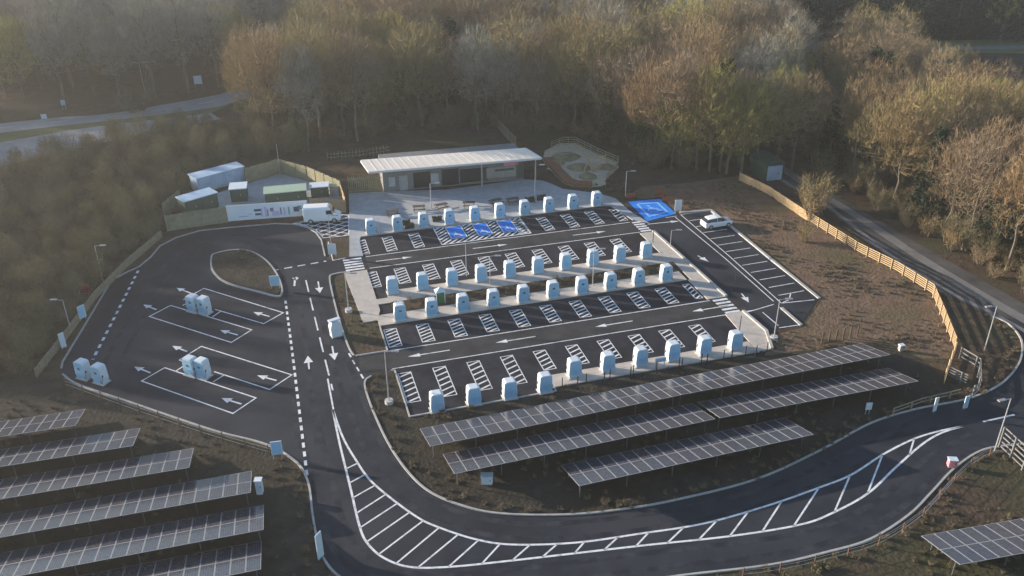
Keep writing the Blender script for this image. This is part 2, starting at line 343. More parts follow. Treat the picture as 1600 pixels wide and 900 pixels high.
for ax, ay, bx, by in ((185, 375, 222, 352), (195, 440, 250, 405), (215, 505, 285, 458), (230, 575, 322, 507), (245, 640, 368, 552), (275, 698, 428, 597), (325, 752, 497, 635), (405, 795, 572, 664), (495, 820, 660, 690), (628, 820, 757, 708), (775, 803, 865, 717), (915, 788, 990, 718), (1055, 775, 1115, 713), (1195, 760, 1243, 706), (1330, 745, 1385, 690), (1467, 730, 1527, 663)):
    bar([(480+ax/2.857, 600+ay/2.857), (480+bx/2.857, 600+by/2.857)])
for a, b in (((1042, 849), (1068, 823)), ((1092, 844), (1121, 812)), ((1140, 838), (1170, 799)), ((1190, 831), (1222, 783)), ((1240, 821), (1280, 763)), ((1302, 800), (1330, 743)), ((1356, 771), (1380, 712)), ((1420, 711), (1429, 687))): bar([a, b])
Lp([(1536, 659), (1585, 648)], .2)
def tb(l): return W([(180+x/3.75, 420+y/3.75) for x, y in l])
for l in ([(400, 182), (520, 115), (985, 258), (870, 322), (585, 238)], [(325, 215), (800, 358), (680, 432), (200, 280), (325, 215)], [(570, 282), (622, 247)], [(395, 215), (470, 180)],
          [(375, 535), (505, 455), (1035, 622), (905, 708), (580, 603)], [(375, 535), (440, 560)], [(290, 580), (825, 757), (690, 848), (155, 658), (290, 580)], [(575, 662), (640, 622)], [(355, 600), (410, 565)]): line(tb(l), .15)
for t, h in (((905, 280), (810, 254)), ((718, 388), (615, 360)), ((945, 655), (832, 625)), ((740, 793), (622, 758)), ((440, 142), (360, 112)), ((242, 240), (165, 210)), ((420, 485), (335, 452)), ((207, 610), (112, 574))):
    a, b = tb([t, h]); arrow(a, b, .2, Z1, .42, 1.1)
a, b = W([(483, 577), (481, 556)]); arrow(a, b, .18, Z1, .5, 1.4)
a, b = W([(519, 541), (523, 563)]); arrow(a, b, .18, Z1, .5, 1.4)
a, b = W([(497, 440), (500, 458)]); arrow(a, b, .18, Z1, .5, 1.4)
Lp([(460, 447), (461, 435), (464, 433)], .25); a, b = W([(461, 436), (467, 434)]); arrow(a, b, .2, Z1, .5, .7)
# hatched zones beside every bay
def hatch(u0, u1, v0, v1, n, z=Z2, w=.095, slant=.55, closed=True):
    g.strip(U([(u0, v0), (u0, v1)]), w, z); g.strip(U([(u1, v0), (u1, v1)]), w, z)
    if closed: g.strip(U([(u0+w/2, v1-w/2), (u1-w/2, v1-w/2)]), w, z); g.strip(U([(u0+w/2, v0+w/2), (u1-w/2, v0+w/2)]), w, z)
    for k in range(n):
        v = v0+(v1-v0)*(k+.5)/n
        g.strip(U([(u0+w/2, v-slant/2), (u1-w/2, v+slant/2)]), .2, z)
PITCHB = 3.7
for k in range(10):
    u0 = -2.65+PITCHB*k
    if k not in (3, 4, 5): hatch(u0+.05, u0+1.4, 37.0, 41.6, 6)
    hatch(u0+.02, u0+1.45, 27.4, 31.7, 6)
    hatch(u0+.05, u0+1.45, 13.0, 17.0, 6)
    hatch(u0+.05, u0+1.4, 2.2 if k < 4 else 3.8, 7.7, 6 if k < 4 else 5)
hatch(34.4, 35.6, 37.0, 41.3, 5); hatch(34.4, 35.3, 13.2, 17.0, 5); 
for v, a, b in ((36.25, -1.9, 35.6), (32.75, -1.9, 35.6), (12.35, -6.0, 35.8), (8.75, -3.0, 39.6)): g.strip(U([(a, v), (b, v)]), .14, ZA)
for u in (1.8, 14.8, 29.0, 39.2):                                   # aisle 1 runs to the right
    if u < 36: arrow(UV(u-2.6, 34.5), UV(u+2.2, 34.4), .16, ZA, .35, 1.3)
arrow(UV(37.7, 34.9), UV(42.5, 34.6), .16, Z3, .35, 1.3)
for u in (-1.0, 8.8, 20.5, 32.6): arrow(UV(u+4.6, 10.6), UV(u, 10.6), .16, ZA, .35, 1.3)
for k in range(5): g.strip(U([(-4.9, 33.0+k*.75), (-2.5, 33.0+k*.75)]), .42, Z3)
for k in range(5): g.strip(U([(35.8, 32.95+k*.75), (37.4, 32.95+k*.75)]), .42, ZA)
for k in range(5): g.strip(U([(36.1, 9.15+k*.75), (38.0, 9.15+k*.75)]), .42, ZA)
# blue bays in the back row with their striped surround
def zone(u0, u1, v0, v1, holes, z):
    k = u0-(v1-v0)
    while k < u1:
        a = []; n = 60
        for i in range(n+1):
            t = i/n; u = k+(v1-v0)*1.15*t; v = v0+(v1-v0)*t
            ok = u0 < u < u1 and not any(h[0]-.14 < u < h[1]+.14 and h[2]-.14 < v < h[3]+.14 for h in holes)
            if ok: a.append((u, v))
            if (not ok or i == n) and len(a) > 1: g.strip(U([a[0], a[-1]]), .24, z); a = []
            elif not ok: a = []
        k += .95
    g.strip(U([(u0, v0), (u1, v0), (u1, v1), (u0, v1), (u0, v0)]), .14, z+.003)
BB = [(10.15, 12.35, 38.3, 42.2), (14.0, 16.0, 38.2, 42.1), (17.55, 19.65, 38.2, 42.1)]
zone(8.5, 21.1, 36.9, 42.45, BB, Z2)
for h in BB: g.strip(U([(h[0], h[2]), (h[1], h[2]), (h[1], h[3]), (h[0], h[3]), (h[0], h[2])]), .14, Z2+.006)
def wheelchair(c, s, z, ang):
    """wheelchair symbol seated on the ground, s metres tall"""
    def P(x, y): a, b = x*s, y*s; return (c[0]+a*math.cos(ang)-b*math.sin(ang), c[1]+a*math.sin(ang)+b*math.cos(ang))
    g.sheet([P(-.08+.09*math.cos(t*.785), .42+.09*math.sin(t*.785)) for t in range(8)], z)
    g.strip([P(-.08, .31), P(-.06, -.02), P(.2, -.04), P(.3, -.36), P(.42, -.34)], .09*s, z); g.strip([P(-.07, .17), P(.16, .15)], .08*s, z+.003)
    g.strip([P(-.14, .08)]+[P(-.02+.30*math.cos(t), -.2+.28*math.sin(t)) for t in [2.2+i*.35 for i in range(12)]], .075*s, z+.006)
for h in BB: wheelchair(UV((h[0]+h[1])/2, h[2]+1.25), 1.7, Z3+.003, TH)
# right-hand car park
def cp(l): return W([(1040+x/4.092, 300+y/4.092) for x, y in l])
for l in ([(95, 145), (280, 122)], [(150, 185), (300, 165)], [(60, 160), (380, 425), (690, 700)], [(95, 145), (400, 405), (740, 712)], [(285, 125), (420, 230), (690, 455), (975, 675)], [(740, 712), (790, 690), (800, 645)], [(740, 712), (950, 690)], [(520, 770), (690, 720)], [(0, 165), (70, 155)], [(620, 770), (720, 855)], [(725, 870), (860, 850), (725, 735)]): line(cp(l), .13, Z3)
a0, a1 = cp([(150, 185), (720, 662)]); b0, b1 = cp([(300, 165), (885, 632)])
for k in range(1, 12):
    t = k/11; t2 = t
    line([lerp(a0, a1, t**1.0), lerp(b0, b1, t2)], .12, Z3)
for t, h in (((205, 408), (275, 447)), ((485, 650), (532, 708)), ): a, b = cp([t, h]); arrow(a, b, .17, Z3, .45, 1.3)
# cross-hatched keep-clear patch by the van
kc = W([(455, 350), (520, 335), (545, 336), (545, 368), (505, 372), (494, 360), (478, 353)])
kuv = [toUV(p) for p in kc]; ku = [p[0] for p in kuv]; kv = [p[1] for p in kuv]; span = max(ku)-min(ku)+max(kv)-min(kv)
for sg in (1, -1):
    k = -span
    while k < span:
        run = []
        for j in range(161):
            u = min(ku)+(max(ku)-min(ku))*j/160; v = (min(kv) if sg > 0 else max(kv))+sg*(.62*(u-min(ku))-k)
            if inside((u, v), kuv): run.append((u, v))
            elif len(run) > 1: g.strip(U([run[0], run[-1]]), .17, Z2 if sg > 0 else Z2+.004); run = []
        if len(run) > 1: g.strip(U([run[0], run[-1]]), .17, Z2 if sg > 0 else Z2+.004)
        k += 1.35
line(kc+[kc[0]], .14, Z2+.008)
# main road far left: edge and lane lines
dashes([lerp(x, y, .5) for x, y in zip(hw1, hw2)], 3, 6, .15, .02)
struct('road_markings', g, M['paint'])
g = MB()
for h in BB: g.sheet(U([(h[0]+.02, h[2]+.02), (h[1]-.02, h[2]+.02), (h[1]-.02, h[3]-.02), (h[0]+.02, h[3]-.02)]), Z2+.003)
big = W([(981, 315), (1031, 311), (1056, 334), (1011, 346)]); g.sheet(big, Z3); struct('blue_bay_surface', g, M['paint_blue'])
g = MB(); g.sheet(kc, .018); struct('keep_clear_asphalt', g, M['asphalt_bay'])
g = MB(); cx = sum(p[0] for p in big)/4; cy = sum(p[1] for p in big)/4
q = [lerp((cx, cy), p, .62) for p in big]; g.strip(q+[q[0]], .3, Z3+.006); wheelchair((cx, cy), 2.6, Z3+.006, TH); struct('blue_bay_markings', g, mat('pale_blue_paint', (.25, .5, .82), .6))
for l in ([(1000, 347), (1062, 337)],): pass

# ================================================================ CHARGERS
def outline(wb, wt, z0, z1, r, n=5):
    p = [(-wb/2*.88, z0), (wb/2*.88, z0), (wb/2, z0+(z1-z0)*.26)]
    for k in range(n+1):
        t = k/n*math.pi/2; p.append((wt/2-r+r*math.cos(t), z1-r+r*math.sin(t)))
    for k in range(n+1):
        t = math.pi/2+k/n*math.pi/2; p.append((-wt/2+r+r*math.cos(t), z1-r+r*math.sin(t)))
    p.append((-wb/2, z0+(z1-z0)*.26))
    return p
def make_charger():
    t = thing('rapid_charger', 'x', 'charger')
    b = MB(); b.box(0, 0, 0, 1.7, 1.25, .1); b.build('base_plinth', M['concrete'], t)
    b = MB(); b.extrude_y(outline(1.54, 1.38, .1, 2.48, .27), -.5, .5); c = b.build('cabinet', M['white'], t)
    for y, nm in ((-1, 'front_panel'), (1, 'rear_panel')):
        b = MB(); ya, yb = sorted((y*.49, y*.53)); b.extrude_y(outline(1.38, 1.22, .18, 2.34, .21), ya, yb); p = b.build(nm, M['pale_blue'], t)
        if y < 0:
            s = MB(); s.box(0, -.54, 1.45, .36, .03, .30); s.build('screen', M['screen_blue'], p)
            s = MB(); s.box(0, -.535, .35, .74, .03, .75); s.build('lower_cover', M['mid_blue'], p)
        else:
            s = MB()
            for k in range(7): s.box(.1, .535, .5+k*.1, .62, .02, .05)
            s.build('louvre', M['mid_blue'], p)
    for sx in (-1, 1):
        b = MB(); b.box(sx*.735, -.3, 1.05, .08, .16, .3); b.build('connector_holster', M['dark'], t)
        b = MB(); pts = [(sx*.76, -.34, 1.2), (sx*.80, -.42, .9), (sx*.82, -.48, .5), (sx*.77, -.54, .28), (sx*.66, -.58, .34), (sx*.60, -.56, .7)]
        b.path(pts, .022, 5); b.build('charging_cable', M['dark'], t)
    return t
rows = []
def R1(v, us, name, face): rows.append((v, us, name, face))
R1(43.3, [PITCHB*k-.1 for k in range(10)], 'back row beside the plaza', 0)
R1(25.25, [PITCHB*k-.15 for k in range(10)], 'row behind the planting strip', math.pi)
R1(18.6, [PITCHB*k-.4 for k in range(10)], 'row before the planting strip', 0)
R1(None, [(PITCHB*k, .25 if k < 4 else 1.85) for k in range(10)], 'front row above the solar panels', math.pi)
proto = None
for ri, (v, us, name, face) in enumerate(rows):
    for k, u in enumerate(us):
        uv = (u, v) if v is not None else u
        lab = 'white charger with shade-blue faces, %s from the left in the %s' % (ORD[k], name)
        P_ = (*UV(*uv), .10 if not (v is None and k < 4) else .02)
        rz = TH+face+R.uniform(-.03, .03)
        if proto is None: proto = make_charger(); proto.scale = (.9, .9, .85); proto.location = P_; proto.rotation_euler = (0, 0, rz); proto['label'] = lab; proto['group'] = 'rapid chargers in the bays'
        else: dup(proto, P_, rz, lab)
for px, py, lab in ((304, 486, 'left charger of the pair between the upper two lorry bays'), (321, 489, 'right charger of the pair between the upper two lorry bays, pale green face'), (301, 585, 'left charger of the pair between the lower two lorry bays'), (319, 588, 'right charger of the pair between the lower two lorry bays'),
                    (133, 590, 'left charger with shade-blue faces at the far left corner of the lorry area'), (159, 597, 'right charger with shade-blue faces at the far left corner of the lorry area')):
    dup(proto, (*G(px, py), .012), -.42+math.pi/2*0+R.uniform(-.04, .04), lab, 'chargers of the lorry area')

# ================================================================ SOLAR TABLES
PW, PL = 1.134, 2.30
def panel_mesh():
    b = MB(); w, l = PW-.02, PL-.03; f = .042
    b.box(0, -l/2+f/2, 0, w, f, .04); b.box(0, l/2-f/2, 0, w, f, .04); b.box(-w/2+f/2, 0, 0, f, l-2*f, .04); b.box(w/2-f/2, 0, 0, f, l-2*f, .04)
    b.box(0, 0, .008, w-2*f, l-2*f, .026, 0, 1); return b.mesh('solar_panel', [M['alu'], M['solar']])
PME = panel_mesh()
M['leg'] = mat('shade_dark_steel', (.10, .10, .10), .7)  # table legs and rails darkened to paint in the shade beneath
LEG = MB().tube((0, 0, -.2), (0, 0, 1), .05, .05, 6).mesh('leg', M['leg'])
def solar(label, group, front_l, front_r, n=None, zf=2.0, zb=.75, rz=None):
    """front_l/front_r: pixel survey of the high (near) edge"""
    a, b = G(*front_l, zf), G(*front_r, zf); rz = math.atan2(b[1]-a[1], b[0]-a[0]) if rz is None else rz
    L = dist(a, b); n = n or max(1, round(L/PW)); t = thing('solar_table', label, 'solar panels', (*a, 0), rz, group)
    dep = math.sqrt((2*PL)**2-(zf-zb)**2); tilt = -math.atan2(zf-zb, dep)
    for i in range(n):
        for j in (0, 1):
            s = (j+.5)/2; o = obj('solar_panel', PME, t); o.location = ((i+.5)*PW, dep*s, zf-(zf-zb)*s); o.rotation_euler = (tilt, 0, 0)
    for s in (.2, .45, .55, .8):
        m = MB(); m.box(n*PW/2, dep*s, zf-(zf-zb)*s-.12, n*PW, .06, .08); m.build('rail', M['leg'], t)
    k = max(2, round(n/4)+1)
    for i in range(k):
        for s in (.2, .8):
            o = obj('leg', LEG, t); o.location = ((.4+(n-.8)*i/(k-1))*PW, dep*s, 0); o.scale = (1, 1, zf-(zf-zb)*s-.12)
    return t
GR = 'solar tables in the middle field'
solar('left half of the farthest long solar table in the middle field', GR, (672, 698), (1062, 618))
solar('right half of the farthest long solar table in the middle field', GR, (1064, 617.5), (1388, 555))
solar('left half of the second solar table, gap beside it at mid length', GR, (710, 741), (1123, 654))
solar('right half of the second solar table, ending beside the earth bank', GR, (1125, 653.5), (1430, 597))
solar('shortest solar table of the middle field, nearest to the curving road', GR, (905, 760), (1278, 678))
solar('solar table in the bottom right corner below the loop road', 'solar table by the right corner', (1500, 883), (1760, 836))
GL = 'solar tables in the left field'
for (x, y, sl, nn, nm) in ((118, 665, .152, 11, 'shortest solar table in the left field, farthest up the slope'), (208, 697, .158, 18, 'second solar table from the top in the left field'), (296, 731, .168, 25, 'third solar table from the top in the left field'),
                       (392, 770, .18, 30, 'fourth solar table from the top in the left field, beside the white cabinet'), (412, 828, .19, 29, 'fifth solar table from the top in the left field'), (408, 890, .20, 27, 'nearest solar table of the left field, cut by the bottom edge')):
    e = G(x, y, 2.0); f_ = G(x-200, y+200*sl, 2.0); rz = math.atan2(e[1]-f_[1], e[0]-f_[0]); L = nn*PW
    s = (e[0]-L*math.cos(rz), e[1]-L*math.sin(rz)); t = thing('solar_table', 'x', 'solar panels', (*s, 0), rz, GL)
    bpy.data.objects.remove(t)
    _G = G
    G = lambda a, b, z=0, s=s, e=e: s if a == -1 else e
    solar(nm, GL, (-1, 0), (1, 0), nn, rz=rz)
    G = _G

# ================================================================ BUILDING
B0, B1 = G(600, 301), G(818, 281); brz = math.atan2(B1[1]-B0[1], B1[0]-B0[0]); BL = dist(B0, B1)
bt = thing('service_building', 'long single storey grey building with a pale flat overhanging roof', 'building', (*B0, .1), brz)
BD = 6.2
m = MB(); m.box(BL/2, BD/2, 0, BL, BD, 3.9); wall = m.build('wall', M['clad'], bt)
m = MB(); m.box(BL*.64, -.03, .35, BL*.20, .05, 2.2); m.build('window', M['glass'], wall)
m = MB(); m.box(BL*.47, -.03, .2, BL*.12, .05, 2.6); m.build('window', M['glass'], wall)
m = MB(); m.box(BL*.27, -.03, .2, BL*.12, .05, 2.5); m.build('window', M['glass'], wall)
m = MB(); m.box(BL*.84, -.04, .7, BL*.22, .07, 1.7); m.build('cladding_panel', M['clad_l'], bt)
m = MB(); m.box(BL*.14, -.04, 0, 1.3, .06, 2.4); d = m.build('door', M['clad_l'], bt); m = MB(); m.box(BL*.14+.5, -.09, 1.0, .06, .06, .25); m.build('handle', M['steel'], d)
for fx, w_ in ((.06, 1.0), (.36, 1.2)):
    m = MB(); m.box(BL*fx, -.05, .8, w_, .05, 1.5); m.build('poster', mat('poster', (.3, .3, .3), .6, (.45, .45, .45), 3.), bt)
m = MB(); m.box(BL*.91, -.05, 2.5, 2.4, .06, 1.0); m.build('red_sign', M['pink'], bt)
m = MB(); m.box(BL*.86, -.09, 1.75, 3.0, .06, .35); m.build('green_sign', M['green'], bt)
m = MB(); m.box(BL*.97, -.05, .3, 1.2, .06, 2.6); m.build('side_door', M['green'], bt)
rf = [G(577, 268, 4.4), G(846, 246, 4.4), G(821, 231, 4.9), G(564, 250, 4.9)]
inv = bt.matrix_basis.copy(); inv = Matrix.Translation(Vector((*B0, .1))) @ Matrix.Rotation(brz, 4, 'Z'); inv = inv.inverted()
def loc_(p, z): q = inv @ Vector((p[0], p[1], z)); return tuple(q)
m = MB(); top = [loc_(rf[0], 4.4), loc_(rf[1], 4.4), loc_(rf[2], 4.9), loc_(rf[3], 4.9)]; bot = [(x, y, z-.35) for x, y, z in top]
m.add(bot+top, [(3, 2, 1, 0), (4, 5, 6, 7), (0, 1, 5, 4), (1, 2, 6, 5), (2, 3, 7, 6), (3, 0, 4, 7)]); m.build('roof', M['roof'], bt)
m = MB()
for k in range(1, 22):
    p, q = Vector(top[0]).lerp(Vector(top[1]), k/22), Vector(top[3]).lerp(Vector(top[2]), k/22); m.tube(p+Vector((0, 0, .012)), q+Vector((0, 0, .012)), .035, .035, 4)
m.build('roof_seam', mat('seam_metal', (.78, .69, .58), .6), bt)
m = MB()
for k in range(26): m.box(BL*.70+k*.22, -.09, .4, .06, .03, 2.0)
m.build('timber_batten', M['timber_old'], bt)
m = MB()
for a, b in ((0, 1), (1, 2), (2, 3), (3, 0)):
    p, q = Vector(top[a]), Vector(top[b]); m.tube(p-Vector((0, 0, .16)), q-Vector((0, 0, .16)), .2, .2, 4)
m.build('fascia', mat('fascia_metal', (.55, .55, .55), .5), bt)
for fx in (.66, 1.0):
    p = Vector(top[0]).lerp(Vector(top[1]), .02+.95*fx); m = MB(); m.tube((p.x, p.y+.5, 0), (p.x, p.y+.5, 4.0), .09, .09, 8); m.build('column', M['steel'], bt)
# timber screen left of the building
def fence(name, label, cat, pts, h, mt, gap=.16, rail=True, post_step=2.4, slat_w=.14, group=None, cap=None):
    t = thing(name, label, cat, (0, 0, 0), 0, group); b = MB()
    for p in resample(pts, gap):
        i = min(range(len(pts)-1), key=lambda k: segd(p, pts[k], pts[k+1])); a, c = pts[i], pts[i+1]; rz = math.atan2(c[1]-a[1], c[0]-a[0])
        b.box(p[0], p[1], .05, slat_w, .025, h*R.uniform(.97, 1.03), rz)
    b.build('slat_panel', mt, t)
    b = MB()
    for z in ((.35, h-.35) if h > 1 else (h*.6,)): b.strip(offset(pts, -.05), .06, z, 0, .1)
    b.build('rail', mt, t)
    for p in resample(pts, post_step):
        b = MB(); b.box(p[0], p[1], 0, .12, .12, h+.1); b.build('post', mt, t)
    return t
def segd(p, a, b):
    d = (b[0]-a[0], b[1]-a[1]); L = d[0]**2+d[1]**2 or 1; t = max(0, min(1, ((p[0]-a[0])*d[0]+(p[1]-a[1])*d[1])/L)); return dist(p, (a[0]+d[0]*t, a[1]+d[1]*t))
fence('timber_screen', 'tan timber screen fence joining the left end of the building', 'fence', W([(546, 303), (598, 300)]), 2.7, M['timber_green'], .3)
fence('compound_fence', 'olive timber fence along the front of the equipment compound', 'fence', W([(262, 362), (310, 354), (357, 348)]), 2.4, M['timber_green'])
fence('compound_fence', 'peaked timber fence along the back of the equipment compound', 'fence', W([(386, 286), (437, 271), (482, 283), (533, 306)]), 2.4, M['timber_green'])
fence('compound_fence', 'orange sunlit timber fence end beside the plaza', 'fence', W([(533, 307), (541, 331)]), 2.2, M['timber'])
fence('compound_fence', 'short timber fence at the left end of the equipment compound', 'fence', W([(262, 361), (258, 340), (284, 318)]), 2.2, M['timber_green'])
fence('compound_fence', 'low timber fence behind the white van', 'fence', W([(486, 327), (541, 330)]), 1.7, M['timber_old'])
fence('timber_fence', 'open timber fence running away behind the building roof', 'fence', W([(806, 232), (790, 215), (770, 192)]), 2.0, M['timber_green'], .5, slat_w=.2)
fence('timber_fence', 'long weathered timber fence along the left edge of the lorry area', 'fence', W([(58, 590), (105, 530), (150, 468), (200, 417), (254, 371)]), 1.1, M['timber_old'])
fence('green_rail', 'low greenish rail near the back left of the building', 'fence', W([(512, 250), (560, 246), (610, 238)]), 1.3, M['timber_green'], .6)
# timber fence on the sunlit bank
fence('bank_fence', 'sunlit orange closeboard fence at the top of the earth bank', 'fence', W([(1155, 282), (1200, 304), (1262, 346)]), 1.3, M['timber'], .17)
def rail_fence(label, pts, h, rails, mt, name='rail_fence', step=2.0):
    t = thing(name, label, 'fence')
    for k in range(rails): b = MB(); b.strip(offset(pts, .07), .05, .22+(h-.3)*k/(rails-1), 0, .13); b.build('rail', mt, t)
    for p in resample(pts, step): b = MB(); b.box(p[0], p[1], 0, .14, .14, h+.08); b.build('post', mt, t)
    return t
rail_fence('sunlit timber rail fence down the side of the bank beside the lane', W([(1264, 347), (1340, 395), (1400, 425), (1455, 460), (1470, 495), (1490, 545)]), 1.35, 5, M['timber'])
rail_fence('short timber rail fence at the lower corner of the bank', W([(1491, 550), (1482, 575), (1473, 602)]), 1.2, 4, M['timber'])
rail_fence('grey metal barrier of the pen beside the loop road', W([(1499, 560), (1527, 577), (1528, 612), (1510, 628)]), 1.3, 3, M['gate'], 'metal_barrier')
rail_fence('grey metal gate leaf standing inside the pen', W([(1478, 588), (1508, 602)]), 1.2, 4, M['gate'], 'metal_gate', 1.5)
rail_fence('tall grey metal gate beside the lamp post in the right corner', W([(1560, 700), (1600, 738), (1630, 760)]), 2.3, 5, M['gate'], 'metal_gate', 1.6)
rail_fence('low timber rail beside the loop road kerb below the pen', W([(1395, 648), (1440, 632), (1500, 618)]), .7, 2, M['timber_old'], step=2.4)
# wire fences round the solar fields
def wire_fence(label, pts, h=1.1, step=2.6, mt=None):
    t = thing('wire_fence', label, 'fence'); mt = mt or M['rust']
    b = MB()
    for z in (.3, .7, h-.05): b.path([(p[0], p[1], z) for p in pts], .012, 4)
    b.build('wire', M['steel'], t)
    for p in resample(pts, step): b = MB(); b.tube((p[0], p[1], 0), (p[0], p[1], h), .05, .05, 6); b.build('post', mt, t)
wire_fence('post and wire fence along the kerb above the left solar field', offset(smooth(W([(110, 600), (200, 633), (330, 677), (430, 706)]), 4), -.5))
wire_fence('post and wire fence curving above the bottom right solar table', offset(outer[100:148], -.8), 1.0, 3.0)
wire_fence('dark posts with wire along the front row of chargers', U([(13, .35), (36.5, .35)]), 1.2, 2.6, M['dark'])
# ================================================================ COMPOUND EQUIPMENT
def unit(name, label, cat, a, b, dep, h, body, roof, z=0., lip=.15):
    """box-shaped cabin whose near bottom edge runs from a to b"""
    rz = math.atan2(b[1]-a[1], b[0]-a[0]); L = dist(a, b); t = thing(name, label, cat, (*a, z), rz)
    m = MB(); m.box(L/2, dep/2, .15, L, dep, h-.15); w = m.build('wall', body, t)
    m = MB(); m.box(L/2, dep/2, h, L+2*lip, dep+2*lip, .12); m.build('roof', roof, t)
    m = MB(); m.box(L/2, dep/2, 0, L-.2, dep-.2, .148); m.build('skid', M['concrete'], t)
    n = max(1, int(L//2.4))
    for i in range(n):
        m = MB(); m.box(L*(i+.5)/n, -.02, .3, L/n*.8, .05, h-.6); d = m.build('door', body, t); m = MB(); m.box(L*(i+.5)/n+.3, -.06, h*.5, .06, .05, .3); m.build('handle', M['steel'], d)
    m = MB()
    for i in range(4): m.box(L+.02, dep/2, h*.35+i*.18, .04, dep*.5, .08)
    m.build('vent', M['dark'], t); return t
unit('equipment_container', 'long pale blue roofed container at the back of the compound', 'container', G(311, 303), G(384, 283), 2.6, 2.4, M['blue_roof'], M['blue_roof'])
unit('equipment_cabin', 'dark green cabin with a white pitched roof behind the front fence', 'cabin', G(293, 341), G(343, 326), 2.5, 2.5, M['green'], M['blue_roof'])
unit('equipment_cabinet', 'white topped small cabinet between the cabin and the grey yard', 'cabinet', G(362, 318), G(387, 316), 2.5, 2.2, M['green'], M['white'])
unit('transformer_kiosk', 'long dark green kiosk with a pale green roof behind the banner', 'kiosk', G(416, 323), G(480, 317), 2.6, 2.0, M['green'], M['green_l'])
unit('switchgear_box', 'dark green box with a white top near the orange fence', 'box', G(487, 311), G(514, 309), 1.8, 1.8, M['green'], M['white'])
unit('switchgear_box', 'small pale box in front of the orange fence end', 'box', G(516, 306), G(530, 306), 1.4, 1.5, M['clad_l'], M['green_l'])
g = MB(); g.sheet(W([(388, 286), (437, 271), (482, 283), (535, 308), (541, 332), (470, 332), (400, 338), (356, 347), (262, 361), (290, 320), (345, 300)]), .008); struct('compound_yard', g, M['paving'])
# long banner hoarding
A_, B_ = G(357, 347), G(482, 338); rz = math.atan2(B_[1]-A_[1], B_[0]-A_[0]); L = dist(A_, B_)
t = thing('banner_hoarding', 'long white printed banner fixed along the front of the compound', 'banner', (*A_, 0), rz)
m = MB(); m.box(L/2, 0, .15, L, .06, 2.35); m.build('banner_sheet', mat('banner_print', (.70, .76, .82), .6, (.80, .84, .88), .6), t)
pr = R
def blot(x, z, w, h, mt, nm='printed_mark'): m = MB(); m.box(x, -.035, z, w, .012, h); m.build(nm, mt, t)
lav = mat('lavender_print', (.58, .52, .70), .6); dkp = mat('dark_print', (.05, .09, .13), .6); mgp = mat('plum_print', (.30, .17, .32), .6); tlp = mat('teal_print', (.16, .38, .42), .6)
for x, z, w, h, q in ((.38, 1.35, .09, .35, dkp), (.38, .75, .075, .3, dkp), (.43, .5, .02, 1.3, lav), (.475, .45, .028, 1.5, lav), (.50, .5, .016, 1.1, mgp), (.555, 1.2, .045, .55, mgp), (.60, .5, .09, .7, lav), (.665, .6, .018, 1.1, mgp), (.71, .5, .025, 1.2, lav), (.765, .55, .02, 1.2, tlp), (.86, .9, .07, .75, dkp), (.90, 1.2, .05, .6, tlp), (.20, .6, .12, .2, lav), (.28, .9, .06, .15, lav)): blot(x*L, z, w*L, h, q)
for k in range(7): m = MB(); m.box(L*k/6, .08, 0, .1, .1, 2.5); m.build('post', M['timber_old'], t)
# ================================================================ VEHICLES
def wheels(t, xs, y, r):
    for x in xs:
        for s in (-1, 1):
            m = MB(); m.tube((x, s*y-.1, r), (x, s*y+.1, r), r, r, 16); w = m.build('wheel', M['rubber'], t)
            m = MB(); m.tube((x, s*(y+.105)-.01, r), (x, s*(y+.105)+.01, r), r*.6, r*.6, 12); m.build('rim', M['steel'], w)
def loft(mb, secs, m=0):
    n = len(secs[0]); v = [p for s in secs for p in s]; f = []
    for i in range(len(secs)-1):
        for k in range(n): f.append((i*n+k, i*n+(k+1) % n, (i+1)*n+(k+1) % n, (i+1)*n+k))
    f += [tuple(range(n))[::-1], tuple(range((len(secs)-1)*n, len(secs)*n))]; mb.add(v, f, m)
def car_sec(x, w, z0, z1, r=.12): return [(x, -w+.06, z0), (x, w-.06, z0), (x, w, z0+.14), (x, w, z1-r), (x, w-r, z1), (x, -w+r, z1), (x, -w, z1-r), (x, -w, z0+.14)]
